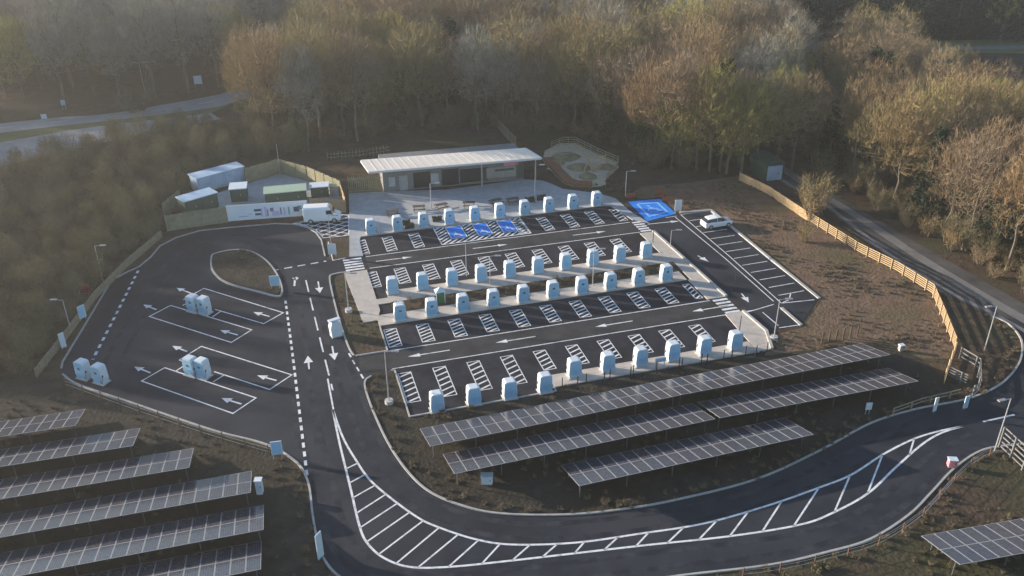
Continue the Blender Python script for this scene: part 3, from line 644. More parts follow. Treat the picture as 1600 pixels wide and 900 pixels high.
def make_car(label, loc, rz, paint, group=None):
    t = thing('parked_car', label, 'car', loc, rz, group)
    m = MB(); loft(m, [car_sec(-2.2, .72, .38, .86), car_sec(-2.12, .84, .26, .98), car_sec(-1.4, .9, .22, 1.02), car_sec(0, .91, .22, .98), car_sec(1.2, .9, .22, .92), car_sec(1.9, .85, .24, .80), car_sec(2.22, .7, .34, .64)]); m.build('body', paint, t)
    def cs(x, wb, wt, zb, zt): return [(x, -wb, zb), (x, wb, zb), (x, wt, zt), (x, -wt, zt)]
    m = MB(); loft(m, [[(-2.0, -.74, .97), (-2.0, .74, .97), (-2.0, .73, 1.0), (-2.0, -.73, 1.0)], cs(-1.6, .80, .62, .98, 1.40), cs(-.3, .82, .64, .96, 1.50), cs(.4, .82, .62, .95, 1.44), [(1.25, -.78, .91), (1.25, .78, .91), (1.25, .77, .93), (1.25, -.77, .93)]]); m.build('cabin_glass', M['glass'], t)
    m = MB(); loft(m, [cs(-1.7, .56, .54, 1.37, 1.41), cs(-1.5, .64, .60, 1.40, 1.46), cs(-.3, .66, .62, 1.49, 1.54), cs(.35, .64, .60, 1.44, 1.49), cs(.5, .60, .58, 1.40, 1.43)]); m.build('roof', paint, t)
    for s in (-1, 1):
        m = MB(); m.box(2.08, s*.62, .60, .2, .3, .12); m.build('headlight', mat('lamp_glass', (.7, .72, .75), .15), t)
        m = MB(); m.box(-2.13, s*.68, .74, .14, .28, .14); m.build('tail_light', M['red'], t)
        m = MB(); m.box(.75, s*1.0, .98, .16, .18, .12); m.build('wing_mirror', paint, t)
        m = MB(); m.tube((-.35, s*.79, .97), (-.4, s*.63, 1.47), .04, .04, 5); m.build('door_pillar', paint, t)
    wheels(t, (-1.35, 1.38), .84, .33); return t
c0 = G(1119, 353)
make_car('white hatchback parked in the far end bay of the right car park', (*c0, .026), TH+.05, M['carpaint'])
# van
a_, b_ = G(486, 346), G(523, 344); vr = math.atan2(b_[1]-a_[1], b_[0]-a_[0])
t = thing('delivery_van', 'white panel van parked beside the banner on the hatched patch', 'van', (*lerp(a_, b_, .5), .014), vr)
m = MB(); loft(m, [car_sec(-2.55, .92, .4, 2.25, .15), car_sec(-2.5, .97, .32, 2.4, .2), car_sec(.9, .97, .32, 2.4, .2), car_sec(1.15, .96, .32, 2.3, .25), car_sec(1.75, .95, .32, 1.42, .2), car_sec(2.45, .88, .34, 1.12, .2), car_sec(2.62, .78, .42, .85, .1)]); m.build('body', M['carpaint'], t)
m = MB(); m.add([(1.2, -.80, 2.24), (1.2, .80, 2.24), (1.74, .82, 1.46), (1.74, -.82, 1.46)], [(0, 3, 2, 1)]); 
for i in range(4): x, y, z = m.v[i]; m.v[i] = (x+.05, y, z+.05)
m.build('windscreen', M['glass'], t)
for s in (-1, 1):
    m = MB(); m.box(1.05, s*.972, 1.35, .8, .02, .6); m.build('side_window', M['glass'], t)
    m = MB(); m.box(2.5, s*.66, .75, .12, .3, .2); m.build('headlight', mat('lamp_glass', (.7, .72, .75), .15), t)
    m = MB(); m.box(1.5, s*1.08, 1.35, .12, .22, .3); m.build('wing_mirror', M['dark'], t)
wheels(t, (-1.6, 1.7), .88, .36)
# ================================================================ SIGNS, LAMPS, SMALL THINGS
def lamp(label, px, py, h, arms=(1,), rz=0., base=True, r=.07, mt=None):
    t = thing('lamp_post', label, 'lamp post', (*G(px, py), .05), rz, 'lamp posts round the site'); mt = mt or M['steel']
    m = MB(); m.tube((0, 0, 0), (0, 0, h), r, r*.65, 8); m.build('pole', mt, t)
    if base: m = MB(); m.tube((0, 0, -.05), (0, 0, .35), .42, .42, 12); m.build('concrete_base', M['concrete'], t)
    for s in arms:
        m = MB(); m.tube((0, 0, h-.05), (s*.7, 0, h+.05), .035, .03, 6); a = m.build('arm', mt, t)
        m = MB(); m.box(s*1.0, 0, h, .75, .3, .1); m.build('lamp_head', M['alu'], a)
lamp('lamp post with a round white base at the left of the front bays', 608, 630, 6.0)
lamp('lamp post with a white base on the verge beside the left footpath', 545, 487, 5.0)
lamp('lamp post with a white base at the corner of the right car park', 1209, 530, 5.0)
lamp('pale lamp post at the edge of the soil behind the blue bay', 977, 307, 4.0, base=False)
lamp('lamp post among the benches in front of the building', 674, 327, 4.0, base=False)
lamp('lamp post in front of the right end of the building roof', 836, 318, 6.0, base=False, mt=M['clad'])
lamp('tall lamp post on the grass corner by the metal pen', 1538, 548, 5.5, arms=(-1,), base=False, rz=.2)
lamp('tall lamp post by the metal gate in the bottom right corner', 1553, 708, 6.0, arms=(-1,), base=False, rz=.3)
lamp('lamp post standing at the bend of the lorry area fence', 162, 441, 5.0, base=False)
lamp('lamp post with a long arm by the lower end of the left fence', 112, 520, 4.2, arms=(-1, ), base=False)
lamp('double headed lamp post beside the main road', 228, 152, 7.0, arms=(-1, 1), base=False)
lamp('slim lamp post rising between the second row chargers', 729, 432, 4.6, base=False, r=.05)
lamp('slim lamp post in the planting strip near the right end', 926, 447, 5.0, base=False, r=.05)
lamp('slim lamp post in the planting strip at its middle', 766, 446, 4.0, base=False, r=.05)
lamp('lamp post on the right footpath beside the car park', 1047, 388, 2.6, base=False, r=.05)
lamp('thin mast at the peak of the compound fence', 438, 272, 5.0, arms=(), base=False, r=.05)
lamp('lamp post by the hatched patch in front of the van', 518, 385, 4.5, base=False, r=.05)
lamp('very tall pale mast rising above the wood at the back', 1015, 60, 16, arms=(), base=False, r=.18)
def board(label, px, py, w, h, z0, rz=0., face='pale_blue', name='sign_board', cat='sign', posts=True, marks=True):
    t = thing(name, label, cat, (*G(px, py), .01), rz)
    m = MB(); m.box(0, 0, z0, w, .08, h); p = m.build('panel', M['white'], t)
    m = MB(); m.box(0, -.045, z0+.08, w-.16, .02, h-.16); f_ = m.build('face', M[face], p)
    if posts:
        for s in (-1, 1): m = MB(); m.tube((s*(w/2-.12), .07, 0), (s*(w/2-.12), .07, z0+h*.9), .04, .04, 6); m.build('post', M['steel'], t)
board('pale blue sign at the pointed end of the traffic island', 431, 453, 1.2, 1.35, .6, .1)
board('white notice board on posts below the hatched patch', 520, 402, 1.1, 1.5, .45, 0, 'white')
board('blue sign beside the kerb above the left solar field', 435, 718, 1.0, 1.45, .6, .2, 'sky_blue')
board('white sign on the left fence below the red box', 131, 500, .9, 1.6, .3, 1.0, 'pale_blue')
board('narrow white sign at the lower end of the left fence', 101, 545, .6, 1.8, .2, .9, 'white')
board('tall white sign standing on the kerb at the bottom left', 502, 873, .7, 2.5, .15, 1.1, 'white')
board('plain white sign beside the blue bay at the back', 1059, 334, 1.0, 1.6, .55, .1, 'white')
board('small white sign on two legs by the loop road', 1355, 648, .6, .8, .6, .1, 'white')
board('white roadside sign far off by the main road', 312, 143, 1.6, 1.7, 1.6, .2, 'white')
board('small white sign low at the far edge of the main road', 70, 188, 1.0, .9, .3, .2, 'white')
board('small grey sign under the trees beyond the main road', 101, 172, .8, 1.0, 1.0, .2, 'pale_blue')
board('pale sign beside the footpath in front of the solar table', 1031, 578, 1.2, .5, 1.0, TH, 'pale_blue')
board('tall narrow white sign in the loop road verge', 1459, 645, .35, 1.6, .2, .2, 'white')
board('slim grey sign at the gap beside the metal pen', 1507, 640, .45, 1.4, .2, .2, 'pale_blue')
# white kiosk-like sign cluster on the verge kerb
t = thing('wrapped_sign', 'lumpy white wrapped sign standing on the main road kerb', 'sign', (*G(526, 524), .02), .5)
m = MB(); m.extrude_y([(-.62, .1), (.5, .1), (.68, .8), (.55, 1.5), (.3, 2.0), (-.5, 1.9), (-.7, 1.2)], -.42, .42); m.build('wrapped_body', M['white'], t)
m = MB(); m.box(-.1, 0, 1.98, 1.35, .5, .14, .1); m.build('top_bar', M['white'], t)
m = MB(); m.box(0, 0, 0, 1.3, 1.0, .1); m.build('base', M['concrete'], t)
# white cabinets
def cab(label, px, py, w, d, h, mt, top, name='utility_cabinet'):
    t = thing(name, label, 'cabinet', (*G(px, py), .01), R.uniform(-.1, .25))
    m = MB(); m.box(0, 0, .12, w, d, h-.12); m.build('body', mt, t); m = MB(); m.box(0, 0, h, w+.1, d+.1, .08); m.build('lid', top, t)
    m = MB(); m.box(0, 0, 0, w-.1, d-.1, .118); m.build('plinth', M['concrete'], t); m = MB(); m.box(0, -d/2-.01, .25, w*.8, .03, h*.7); q = m.build('door', mt, t); m = MB(); m.box(w*.3, -d/2-.04, h*.55, .05, .04, .2); m.build('handle', M['dark'], q)
cab('white topped cabinet under the near end of the second solar table', 761, 755, 1.0, .6, .85, M['white'], M['white'])
cab('small white cabinet at the end of the fourth left solar table', 407, 771, .55, .5, 1.5, M['white'], M['white'])
cab('small red box by the fence beside the lorry area', 135, 458, .9, .6, 1.3, M['red'], M['rust'])
cab('small grey cabinet at the field edge below the bank', 1407, 548, .5, .4, .7, M['clad_l'], M['white'])
cab('pink and white box on the loop road kerb', 1486, 729, .7, .5, .8, M['pink'], M['white'])
t = thing('covered_bin', 'dark green bin with a peaked white cover in the central planting strip', 'bin', (*G(688, 473), .12), TH)
m = MB(); m.prism([(-.45, -.4), (.45, -.4), (.45, .4), (-.45, .4)], 0, 1.35); m.build('body', M['bin_green'], t)
m = MB(); v = [(-.62, -.55, 1.5), (.62, -.55, 1.5), (.62, .55, 1.5), (-.62, .55, 1.5), (0, 0, 2.0)]; m.add(v, [(3, 2, 1, 0), (0, 1, 4), (1, 2, 4), (2, 3, 4), (3, 0, 4)]); m.build('cover', M['white'], t)
for a_ in (-.5, .5): m = MB(); m.tube((a_, -.45, 0), (a_, -.45, 1.5), .04, .04, 6); m.build('post', M['white'], t)
# hut by the wood
h0, h1 = G(1194, 284), G(1223, 281); rz = math.atan2(h1[1]-h0[1], h1[0]-h0[0]); t = thing('store_hut', 'grey green hut with a white door by the start of the lane', 'hut', (*h0, 0), rz); Lh = dist(h0, h1)
m = MB(); m.box(Lh/2, 2.5, 0, Lh, 5, 2.7); m.build('wall', M['green'], t)
m = MB(); m.extrude_y([(-.25, 2.7), (Lh+.25, 2.7), (Lh+.25, 2.78), (Lh/2, 3.4), (-.25, 2.78)], -.2, 5.2); m.build('roof', M['green'], t)
m = MB(); m.box(Lh/2, -.03, .1, Lh*.8, .06, 2.4); d = m.build('door', M['blue_roof'], t); m = MB(); m.box(Lh*.7, -.08, 1.1, .08, .06, .3); m.build('handle', M['dark'], d)
h0, h1 = G(735, 140), G(770, 138); t = unit('far_cabin', 'grey blue cabin half hidden in the wood behind the building', 'cabin', h0, h1, 5, 6.0, M['clad_l'], M['blue_roof'])
# garden enclosure
gar = W([(848, 250), (851, 236), (873, 224), (898, 223), (930, 239), (965, 254), (967, 262), (948, 279), (946, 290), (925, 293), (896, 292), (880, 286), (862, 268)])
g = MB(); g.sheet(gar, .012); struct('gravel_garden', g, M['gravel'])
g = MB(); g.strip(offset(gar[9:]+[gar[0]], -.9), 1.6, .0, 0, .45); struct('garden_hedge_bed', g, M['rust'])
rail_fence('pale timber rail fence round the back of the gravel garden', W([(862, 231), (880, 224), (898, 224), (930, 240), (966, 256), (962, 268), (946, 282)]), 1.1, 3, M['timber_green'], 'garden_fence')
g = MB()
for px, py, r_ in ((884, 245, 2.4), (905, 262, 2.0), (918, 276, 1.6), (948, 262, 1.5), (870, 255, 1.3)):
    c_ = G(px, py); n = 14; v = [(c_[0], c_[1], .62)]+[(c_[0]+r_*f*math.cos(k*2*math.pi/n)*R.uniform(.85, 1.1), c_[1]+r_*f*math.sin(k*2*math.pi/n)*R.uniform(.85, 1.1), z) for f, z in ((.45, .5), (.8, .2), (1.05, .0)) for k in range(n)]
    g.add(v, [(0, 1+k, 1+(k+1) % n) for k in range(n)]+[(1+a*n+k, 1+(a+1)*n+k, 1+(a+1)*n+(k+1) % n, 1+a*n+(k+1) % n) for a in (0, 1) for k in range(n)])
struct('garden_mound', g, M['grass_dry'])
g = MB(); g.strip(smooth(W([(857, 262), (878, 268), (898, 255), (925, 250), (950, 258)])), 1.1, .02); g.strip(smooth(W([(900, 288), (912, 272), (935, 272), (955, 266)])), .9, .024); struct('garden_path', g, M['path'])
t = thing('climbing_structure', 'pale timber climbing frame standing in the gravel garden', 'play frame', (*G(931, 266), .01), .5)
for s in (-1, 1):
    for q in (-1, 1): m = MB(); m.tube((s*1.6+q*.9, s*.2, 0), (s*1.6, 0, 2.2), .1, .09, 6); m.build('leg', M['timber'], t)
m = MB(); m.tube((-1.9, 0, 2.2), (1.9, 0, 2.2), .1, .1, 6); m.build('beam', M['timber'], t)
m = MB(); m.box(0, .3, .9, 2.4, .9, .1); m.build('platform', M['timber'], t)
t = thing('swing_post', 'single pale timber post with an arm at the left of the gravel garden', 'play frame', (*G(876, 262), .01), .2)
m = MB(); m.tube((0, 0, 0), (0, 0, 2.4), .09, .08, 6); m.build('post', M['timber_green'], t); m = MB(); m.tube((0, 0, 2.35), (1.3, 0, 2.3), .06, .06, 6); m.build('arm', M['timber_green'], t)
# picnic benches, planters on the plaza
def bench(label, px, py, rz):
    t = thing('picnic_bench', label, 'bench', (*G(px, py), .10), rz, 'benches on the plaza')
    m = MB(); m.box(0, 0, .70, 1.8, .75, .06); m.build('table_top', M['bench'], t)
    for s in (-1, 1):
        m = MB(); m.box(0, s*.72, .43, 1.8, .28, .05); m.build('seat', M['bench'], t)
        m = MB(); m.tube((s*.7, -.75, 0), (s*.7, .25, .7), .045, .045, 4); m.tube((s*.7, .75, 0), (s*.7, -.25, .7), .045, .045, 4); m.build('leg', M['dark'], t)
for i, (px, py, lb) in enumerate(((614, 337, 'first dark picnic bench from the left on the plaza'), (655, 330, 'picnic bench left of the white lamp post on the plaza'), (690, 327, 'picnic bench right of the white lamp post on the plaza'), (733, 324, 'picnic bench behind the first blue bay'), (775, 320, 'picnic bench behind the second blue bay'), (801, 318, 'brown picnic bench behind the third blue bay'))): bench(lb, px, py, TH+R.uniform(-.3, .3))
def planter(label, px, py, w=1.3):
    t = thing('planter', label, 'planter', (*G(px, py), .1), TH, 'planters on the plaza'); m = MB(); m.prism([(-w/2, -.3), (w/2, -.3), (w/2, .3), (-w/2, .3)], 0, .55); m.build('trough', M['dark'], t)
    m = MB()
    for k in range(60): x, y = R.uniform(-w/2, w/2), R.uniform(-.28, .28); d = Vector((R.uniform(-.2, .2), R.uniform(-.2, .2), R.uniform(.2, .45))); m.add([(x-.05, y, .5), (x+.05, y, .5), (x+d.x, y+d.y, .5+d.z)], [(0, 1, 2)])
    m.build('foliage', M['ivy'], t)
for px, py, lb in ((634, 352, 'dark planter between the second and third back row chargers'), (683, 346, 'dark planter between the third and fourth back row chargers'), (640, 357, 'low dark trough at the second charger of the back row'), (828, 316, 'dark planter at the foot of the dark lamp post'), (846, 313, 'dark planter right of the dark lamp post')): planter(lb, px, py)
# bollards beside the front row, brown posts on the bank
def bollard(label, p, h, r, mt, group):
    t = MB().tube((0, 0, 0), (0, 0, h), r, r*.9, 8).tube((0, 0, h), (0, 0, h+.04), r*.9, r*.4, 8).build('bollard', mt); t.location = (*p, 0); tag(t, label, 'bollard', group)
for k in range(6): bollard('brown timber post in the row on the bank above the solar table', G(1284+k*11, 536-k*2), 1.4, .1, M['bench'], 'brown posts on the bank')
for k in range(8): bollard('dark post in the line of posts in front of the solar table', UV(14.5+k*2.9, -.1), 1.35, .06, M['dark'], 'dark posts before the solar tables')
for px, py, lb in ((1147, 455, 'black post on the right footpath near the zebra crossing'), (1155, 520, 'black post on the footpath beside the last front charger'), (1020, 380, 'black post at the top of the right footpath')): bollard(lb, G(px, py), 2.2, .05, M['dark'], None)
# orange cones / barriers by the blue bay
for px, py, lb in ((985, 311, 'orange barrier left of the blue bay'), (1031, 306, 'orange barrier behind the blue bay'), (1042, 316, 'orange barrier by the white sign')):
    t = thing('site_barrier', lb, 'barrier', (*G(px, py), .01), R.uniform(-.4, .6)); m = MB(); m.box(0, 0, .25, 1.6, .06, .65); m.build('panel', mat('barrier_orange', (.26, .075, .03), .7), t)
    for s in (-1, 1): m = MB(); m.box(s*.7, 0, 0, .08, .5, .25); m.build('foot', M['dark'], t)

# ================================================================ TREES
def rv(r): 
    while True:
        v = Vector((r.uniform(-1, 1), r.uniform(-1, 1), r.uniform(-1, 1)))
        if .05 < v.length < 1: return v.normalized()
def tri(mb, p, d, w, side):
    mb.v += [tuple(p-side*(w/2)), tuple(p+side*(w/2)), tuple(p+d)]; n = len(mb.v); mb.f.append((n-3, n-2, n-1)); mb.m.append(0)
def bare_tree(seed, H, RR, base=.27, npts=680, twigs=8, tw=.046, tl=1.15, lean=.0):
    r = random.Random(seed); tr = MB(); cr = MB()
    spine = [Vector((0, 0, 0))]
    for k in range(1, 8): spine.append(Vector((r.gauss(0, .25)*k/4, r.gauss(0, .25)*k/4, H*.86*k/7)))
    r0 = H*.0155
    for k in range(7): tr.tube(spine[k], spine[k+1], r0*(1-k/7.6), r0*(1-(k+1)/7.6), 6, cap=False)
    nodes = []
    for i in range(11):
        t = base+(.78-base)*i/10; k = min(6, int(t/.86*7)); p = spine[k].lerp(spine[k+1], t/.86*7-k); a = i*2.4+r.uniform(-.4, .4)
        up = .5+.9*t; d = Vector((math.cos(a), math.sin(a), up)).normalized(); L = RR*r.uniform(.75, 1.05)*(1.15-.45*t)*1.15; q = p; rad = r0*.42*(1-.5*t)
        for s in range(5):
            d = (d+Vector((0, 0, .14))+rv(r)*.16).normalized(); q2 = q+d*L/5*1.25; tr.tube(q, q2, rad, rad*.68, 4, cap=False); rad *= .68; nodes.append(q2); q = q2
    nodes += spine[4:]
    cz = H*(base+1)/2+.02*H; rz = H*(1-base)/2
    lobes = [(rv(r), r.uniform(.78, 1.1)) for _ in range(9)]
    for i in range(npts):
        v = rv(r); k = .55+.45*max(l[1]*max(0, v.dot(l[0]))**3 for l in lobes)+.22; f = r.random()**.45*min(1.08, k)
        p = Vector((v.x*RR*f, v.y*RR*f, cz+v.z*rz*f))
        if v.z < -.2 and r.random() < .55: continue
        n = min(nodes, key=lambda q: (q-p).length_squared+max(0, q.z-p.z)*6); d = p-n
        if d.length > .4: s = d.cross(rv(r)).normalized(); tri(cr, n, d, .07, s)
        od = (Vector((p.x, p.y, (p.z-cz)*.6)).normalized()*.55+Vector((0, 0, 1.0))).normalized()
        for t in range(twigs):
            dd = (od+rv(r)*.6).normalized()*tl*r.uniform(.6, 1.25); s = dd.cross(rv(r))
            if s.length > .01: tri(cr, p+rv(r)*.35, dd, tw*r.uniform(.7, 1.2), s.normalized())
    return tr, cr
def leafy(seed, H, RR, n, size, cone=False, base=.08, col=False):
    r = random.Random(seed); tr = MB(); cr = MB(); tr.tube((0, 0, 0), (r.uniform(-.3, .3), r.uniform(-.3, .3), H*.93), H*.016, H*.004, 6)
    for k in range(9): z = H*(.15+.08*k); a = k*2.4; tr.tube((0, 0, z), (math.cos(a)*RR*.6, math.sin(a)*RR*.6, z+RR*.3), .07, .02, 4)
    cl = []
    for k in range(70):
        t = r.random(); a = r.uniform(0, 6.283); w = RR*((1-t)**.8 if cone else (math.sin(math.pi*min(1, .12+t*.86))**.5)); q = w*r.uniform(.35, 1.0); cl.append((Vector((math.cos(a)*q, math.sin(a)*q, H*(base+(1-base)*t))), r.uniform(.5, 1.1)*RR*.36))
    for k in range(n):
        c, s_ = cl[k % len(cl)]; p = c+rv(r)*s_*r.random()**.4; d = (rv(r)+Vector((0, 0, .2))).normalized()*size*r.uniform(.7, 1.3); s = d.cross(rv(r))
        if s.length > .01: tri(cr, p, d, size*.8, s.normalized())
    return tr, cr
def ivy_tree(seed, H, RR):
    tr, cr = bare_tree(seed, H, RR, npts=420); r = random.Random(seed+5); iv = MB()
    for k in range(2600):
        t = r.random()**1.1; z = H*.72*t; a = r.uniform(0, 6.283); w = (.55+.9*math.sin(t*7+seed)**2*(1-t))*r.uniform(.4, 1.1)+.3; p = Vector((math.cos(a)*w, math.sin(a)*w, z)); d = rv(r)*.34; s = d.cross(rv(r))
        if s.length > .01: tri(iv, p, d, .3, s.normalized())
    return tr, cr, iv
def bush(seed, H, RR, n=150, tw=.036):
    r = random.Random(seed); st = MB(); cr = MB()
    for k in range(14):
        a = r.uniform(0, 6.283); q = r.uniform(.3, .9)*RR; e = Vector((math.cos(a)*q, math.sin(a)*q, H*r.uniform(.5, .95))); b = Vector((e.x*.2, e.y*.2, 0)); st.tube(b, e, .05, .015, 4, cap=False)
        for j in range(n//14*5):
            p = b.lerp(e, r.uniform(.2, 1))+rv(r)*.4*RR*.5; 
            if p.z < .05: continue
            d = (Vector((p.x*.3/RR, p.y*.3/RR, .7))+rv(r)*.7).normalized()*r.uniform(.4, .95)*H*.26; s = d.cross(rv(r))
            if s.length > .01: tri(cr, p, d, tw, s.normalized())
    return st, cr
TREES = {}
def reg(key, pair, tm, cm, extra=None):
    TREES[key] = [pair[0].mesh(key+'_trunk', tm), pair[1].mesh(key+'_crown', cm)]+([pair[2].mesh(key+'_ivy', extra)] if extra else [])
SPEC = {'bare': [], 'olive': [], 'ivy': [], 'ever': [], 'bush': [], 'rust': []}
for i, (h, r_) in enumerate(((17, 4.4), (19, 5.0), (15.5, 4.0), (18, 5.6), (16, 4.8))): reg('bare%d' % i, bare_tree(20+i, h, r_), M['bark'], M['twig']); SPEC['bare'].append('bare%d' % i)
for i, (h, r_) in enumerate(((15, 4.6), (17, 5.2))): reg('olive%d' % i, bare_tree(40+i, h, r_, base=.15, twigs=9), M['bark'], M['twig_olive']); SPEC['olive'].append('olive%d' % i)
for i, (h, r_) in enumerate(((17, 4.8), (15, 4.2))): reg('ivy%d' % i, ivy_tree(50+i, h, r_), M['bark'], M['twig'], M['ivy']); SPEC['ivy'].append('ivy%d' % i)
for i, (h, r_, c) in enumerate(((15, 3.2, True), (13, 3.4, False))): reg('ever%d' % i, leafy(60+i, h, r_, 5200, .55, c), M['bark'], M['needle']); SPEC['ever'].append('ever%d' % i)
for i, (h, r_) in enumerate(((3.6, 2.4), (2.6, 2.0), (4.6, 2.6))): reg('bush%d' % i, bush(70+i, h, r_, 260), M['bark'], M['scrub']); SPEC['bush'].append('bush%d' % i)
for i, (h, r_) in enumerate(((2.4, 1.9), (3.4, 1.8))): reg('rust%d' % i, bush(80+i, h, r_, 170), M['bark'], M['russet']); SPEC['rust'].append('rust%d' % i)
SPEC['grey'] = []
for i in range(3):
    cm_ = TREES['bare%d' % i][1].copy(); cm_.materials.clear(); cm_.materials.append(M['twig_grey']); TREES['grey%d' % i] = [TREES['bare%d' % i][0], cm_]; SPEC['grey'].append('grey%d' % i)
    cm_ = TREES['bare%d' % i][1].copy(); cm_.materials.clear(); cm_.materials.append(M['scrub']); TREES['scrubbush%d' % i] = [TREES['bare%d' % i][0], cm_]
reg('tuft0', bush(90, .42, .42, 60, .045), M['bark'], M['tuft']); reg('tuft1', bush(91, .3, .55, 60, .045), M['bark'], M['tuft'])
EDGE = [(1062, 262, 'olive0', .9), (1088, 266, 'bare0', .95), (1108, 268, 'olive1', .95), (1135, 271, 'bare2', 1.0), (1158, 272, 'olive0', 1.05), (1183, 268, 'bare4', 1.0), (1212, 262, 'olive1', .9), (1236, 268, 'bare1', .9), (1030, 258, 'ivy0', .95), (1000, 246, 'ivy1', 1.0)]
FIRST = {}
def plant(key, p, sc, rz, name, label, cat, group):
    t = thing(name, label, cat, (*p, 0), rz, group); t.scale = (sc, sc, sc*R.uniform(.92, 1.1))
    ms = TREES[key]; a = obj('trunk' if cat == 'tree' else 'stem', ms[0], t); b = obj('crown' if cat == 'tree' else 'foliage', ms[1], t); c = obj('ivy', ms[2], t) if len(ms) > 2 else None
    FIRST.setdefault(key, [x for x in (a, b, c) if x]); return t
def scatter(poly, dmin, n, rr, avoid=()):
    xs = [p[0] for p in poly]; ys = [p[1] for p in poly]; out = []; cell = {}
    for _ in range(n):
        p = (rr.uniform(min(xs), max(xs)), rr.uniform(min(ys), max(ys)))
        if not inside(p, poly) or any(inside(p, a) for a in avoid): continue
        k = (int(p[0]//dmin), int(p[1]//dmin))
        if any(dist(p, q) < dmin for i in (-1, 0, 1) for j in (-1, 0, 1) for q in cell.get((k[0]+i, k[1]+j), ())): continue
        cell.setdefault(k, []).append(p); out.append(p)
    return out
rr = random.Random(5)
cand = []
def wood(poly, dmin, mix, tagid, sc=(.85, 1.15), avoid=()):
    ks = list(mix); ws = [mix[k] for k in ks]
    for p in scatter(poly, dmin, 14000, rr, avoid): cand.append((math.hypot(p[0], p[1]), p, rr.choices(ks, ws)[0], rr.uniform(*sc)*(.78 if tagid == 'right' and p[0] > 76 and p[1] > 112 else 1), tagid))
LANE = offset(acc_hi, 4)+offset(acc_lo, -4)[::-1]
HW = W([(-140, 195), (0, 183), (175, 170), (320, 143), (372, 130), (460, 105), (470, 150), (380, 195), (200, 235), (60, 262), (-140, 330)])
midw = W([(372, 226), (420, 240), (480, 238), (545, 224), (640, 206), (740, 203), (800, 208), (840, 208), (900, 214), (975, 232), (1010, 262), (1075, 270), (1140, 268), (1180, 246)])+[(52, 160), (60, 200), (66, 240), (40, 300), (0, 315), (-40, 315), (-52, 260), (-50, 210), (-46, 180)]
wood(midw, 4.2, {'bare': 9, 'grey': 4, 'olive': 1.4, 'ivy': 1.6, 'ever': .7}, 'mid', avoid=(HW,))
leftw = [(-118, 170), (-100, 172), (-80, 177), (-62, 184), (-52, 196), (-50, 235), (-52, 270), (-44, 320), (-60, 345), (-210, 345), (-190, 240)]
wood(leftw, 5.6, {'grey': 10, 'olive': .7, 'ever': .4}, 'left', (.95, 1.25), avoid=(HW,))
rightw = W([(1258, 262), (1320, 292), (1400, 335), (1480, 380), (1560, 425), (1660, 490)])+[(92, 95), (120, 115), (112, 136), (95, 146), (80, 172), (66, 190), (60, 160)]
wood(rightw, 4.5, {'bare': 8, 'olive': 2.4, 'ivy': 2.6, 'ever': 1.3}, 'right', (.75, 1.0), avoid=(LANE,))
farw = [(96, 226), (130, 224), (190, 236), (220, 300), (150, 340), (66, 340), (64, 270), (80, 240)]
g = MB(); g.sheet(W([(1390, 72), (1450, 64), (1620, 60), (1760, 62), (1760, 110), (1620, 84), (1450, 82)]), .008); struct('far_field_strip', g, M['grass'])
g = MB(); g.sheet(W([(1400, 74), (1620, 70), (1760, 74), (1760, 82), (1620, 76), (1400, 79)]), .014); struct('far_track', g, M['track'])
plant('olive1', G(1562, 66), 1.15, 0, 'budding_tree', 'pale green round tree standing out before the dark distant trees', 'tree', None)
wood(farw, 4.6, {'ever': 1}, 'far', (1.0, 1.4))
# the wood goes on out of frame on the left, towards the sun
offl = [(-118, 70), (-104, 150), (-122, 168), (-215, 235), (-240, 120), (-180, 60)]
off_pts = [(p, rr.choice(SPEC['bare']), rr.uniform(.62, .85)) for p in scatter(offl, 6.0, 9000, rr, avoid=(HW,))]
cand.sort(key=lambda c: c[0])
LAB = {'mid': ('bare brown tree in the wood behind the long building', 'bare trees in the wood behind the building'), 'left': ('tall grey bare tree in the hazy wood beyond the main road', 'bare trees beyond the main road'), 'right': ('tan sunlit bare tree in the wood beyond the lane', 'bare trees beyond the lane'), 'far': ('dark distant tree beyond the open strip at the back right', 'distant trees at the back right')}
KLAB = {'grey': ('grey twigged bare tree', 'grey bare trees'), 'olive': ('olive tinged budding tree', 'olive tinged trees'), 'ivy': ('bare tree with a dark green ivy covered trunk', 'ivy clad trees'), 'ever': ('dark evergreen tree', 'evergreen trees')}
WHERE = {'mid': 'in the wood behind the long building', 'left': 'in the hazy wood beyond the main road', 'right': 'in the wood beyond the lane', 'far': 'beyond the open strip at the back right'}
NAMES = {'bare': 'winter_tree', 'grey': 'winter_tree', 'olive': 'budding_tree', 'ivy': 'ivy_tree', 'ever': 'evergreen_tree'}
for px, py, key, sc in EDGE:
    kd = key[:-1]
    plant(key, G(px, py), sc, rr.uniform(0, 6.28), {'olive': 'budding_tree', 'bare': 'winter_tree', 'ivy': 'ivy_tree'}[kd], {'olive': 'olive brown tree at the wood edge between gravel garden and hut', 'bare': 'bare tan tree at the wood edge between gravel garden and hut', 'ivy': 'ivy clad tree at the wood edge near the gravel garden'}[kd], 'tree', {'olive': 'olive trees at the wood edge', 'bare': 'bare trees at the wood edge', 'ivy': 'ivy trees at the wood edge'}[kd])
for px, py, key, sc, nm, lb in ((1450, 322, 'ivy0', .9, 'ivy_tree', 'ivy wrapped tree standing in front of the wood above the lane'), (1510, 356, 'ever1', .8, 'evergreen_tree', 'dark green evergreen among bare trees above the lane bend'), (1562, 392, 'ever1', .95, 'evergreen_tree', 'biggest dark evergreen at the right edge beside the lane'), (1598, 372, 'bare3', 1.0, 'winter_tree', 'golden tan bare tree cut by the right edge of the picture')):
    plant(key, G(px, py), sc, rr.uniform(0, 6.28), nm, lb, 'tree', None)
quota = 276; rest = []
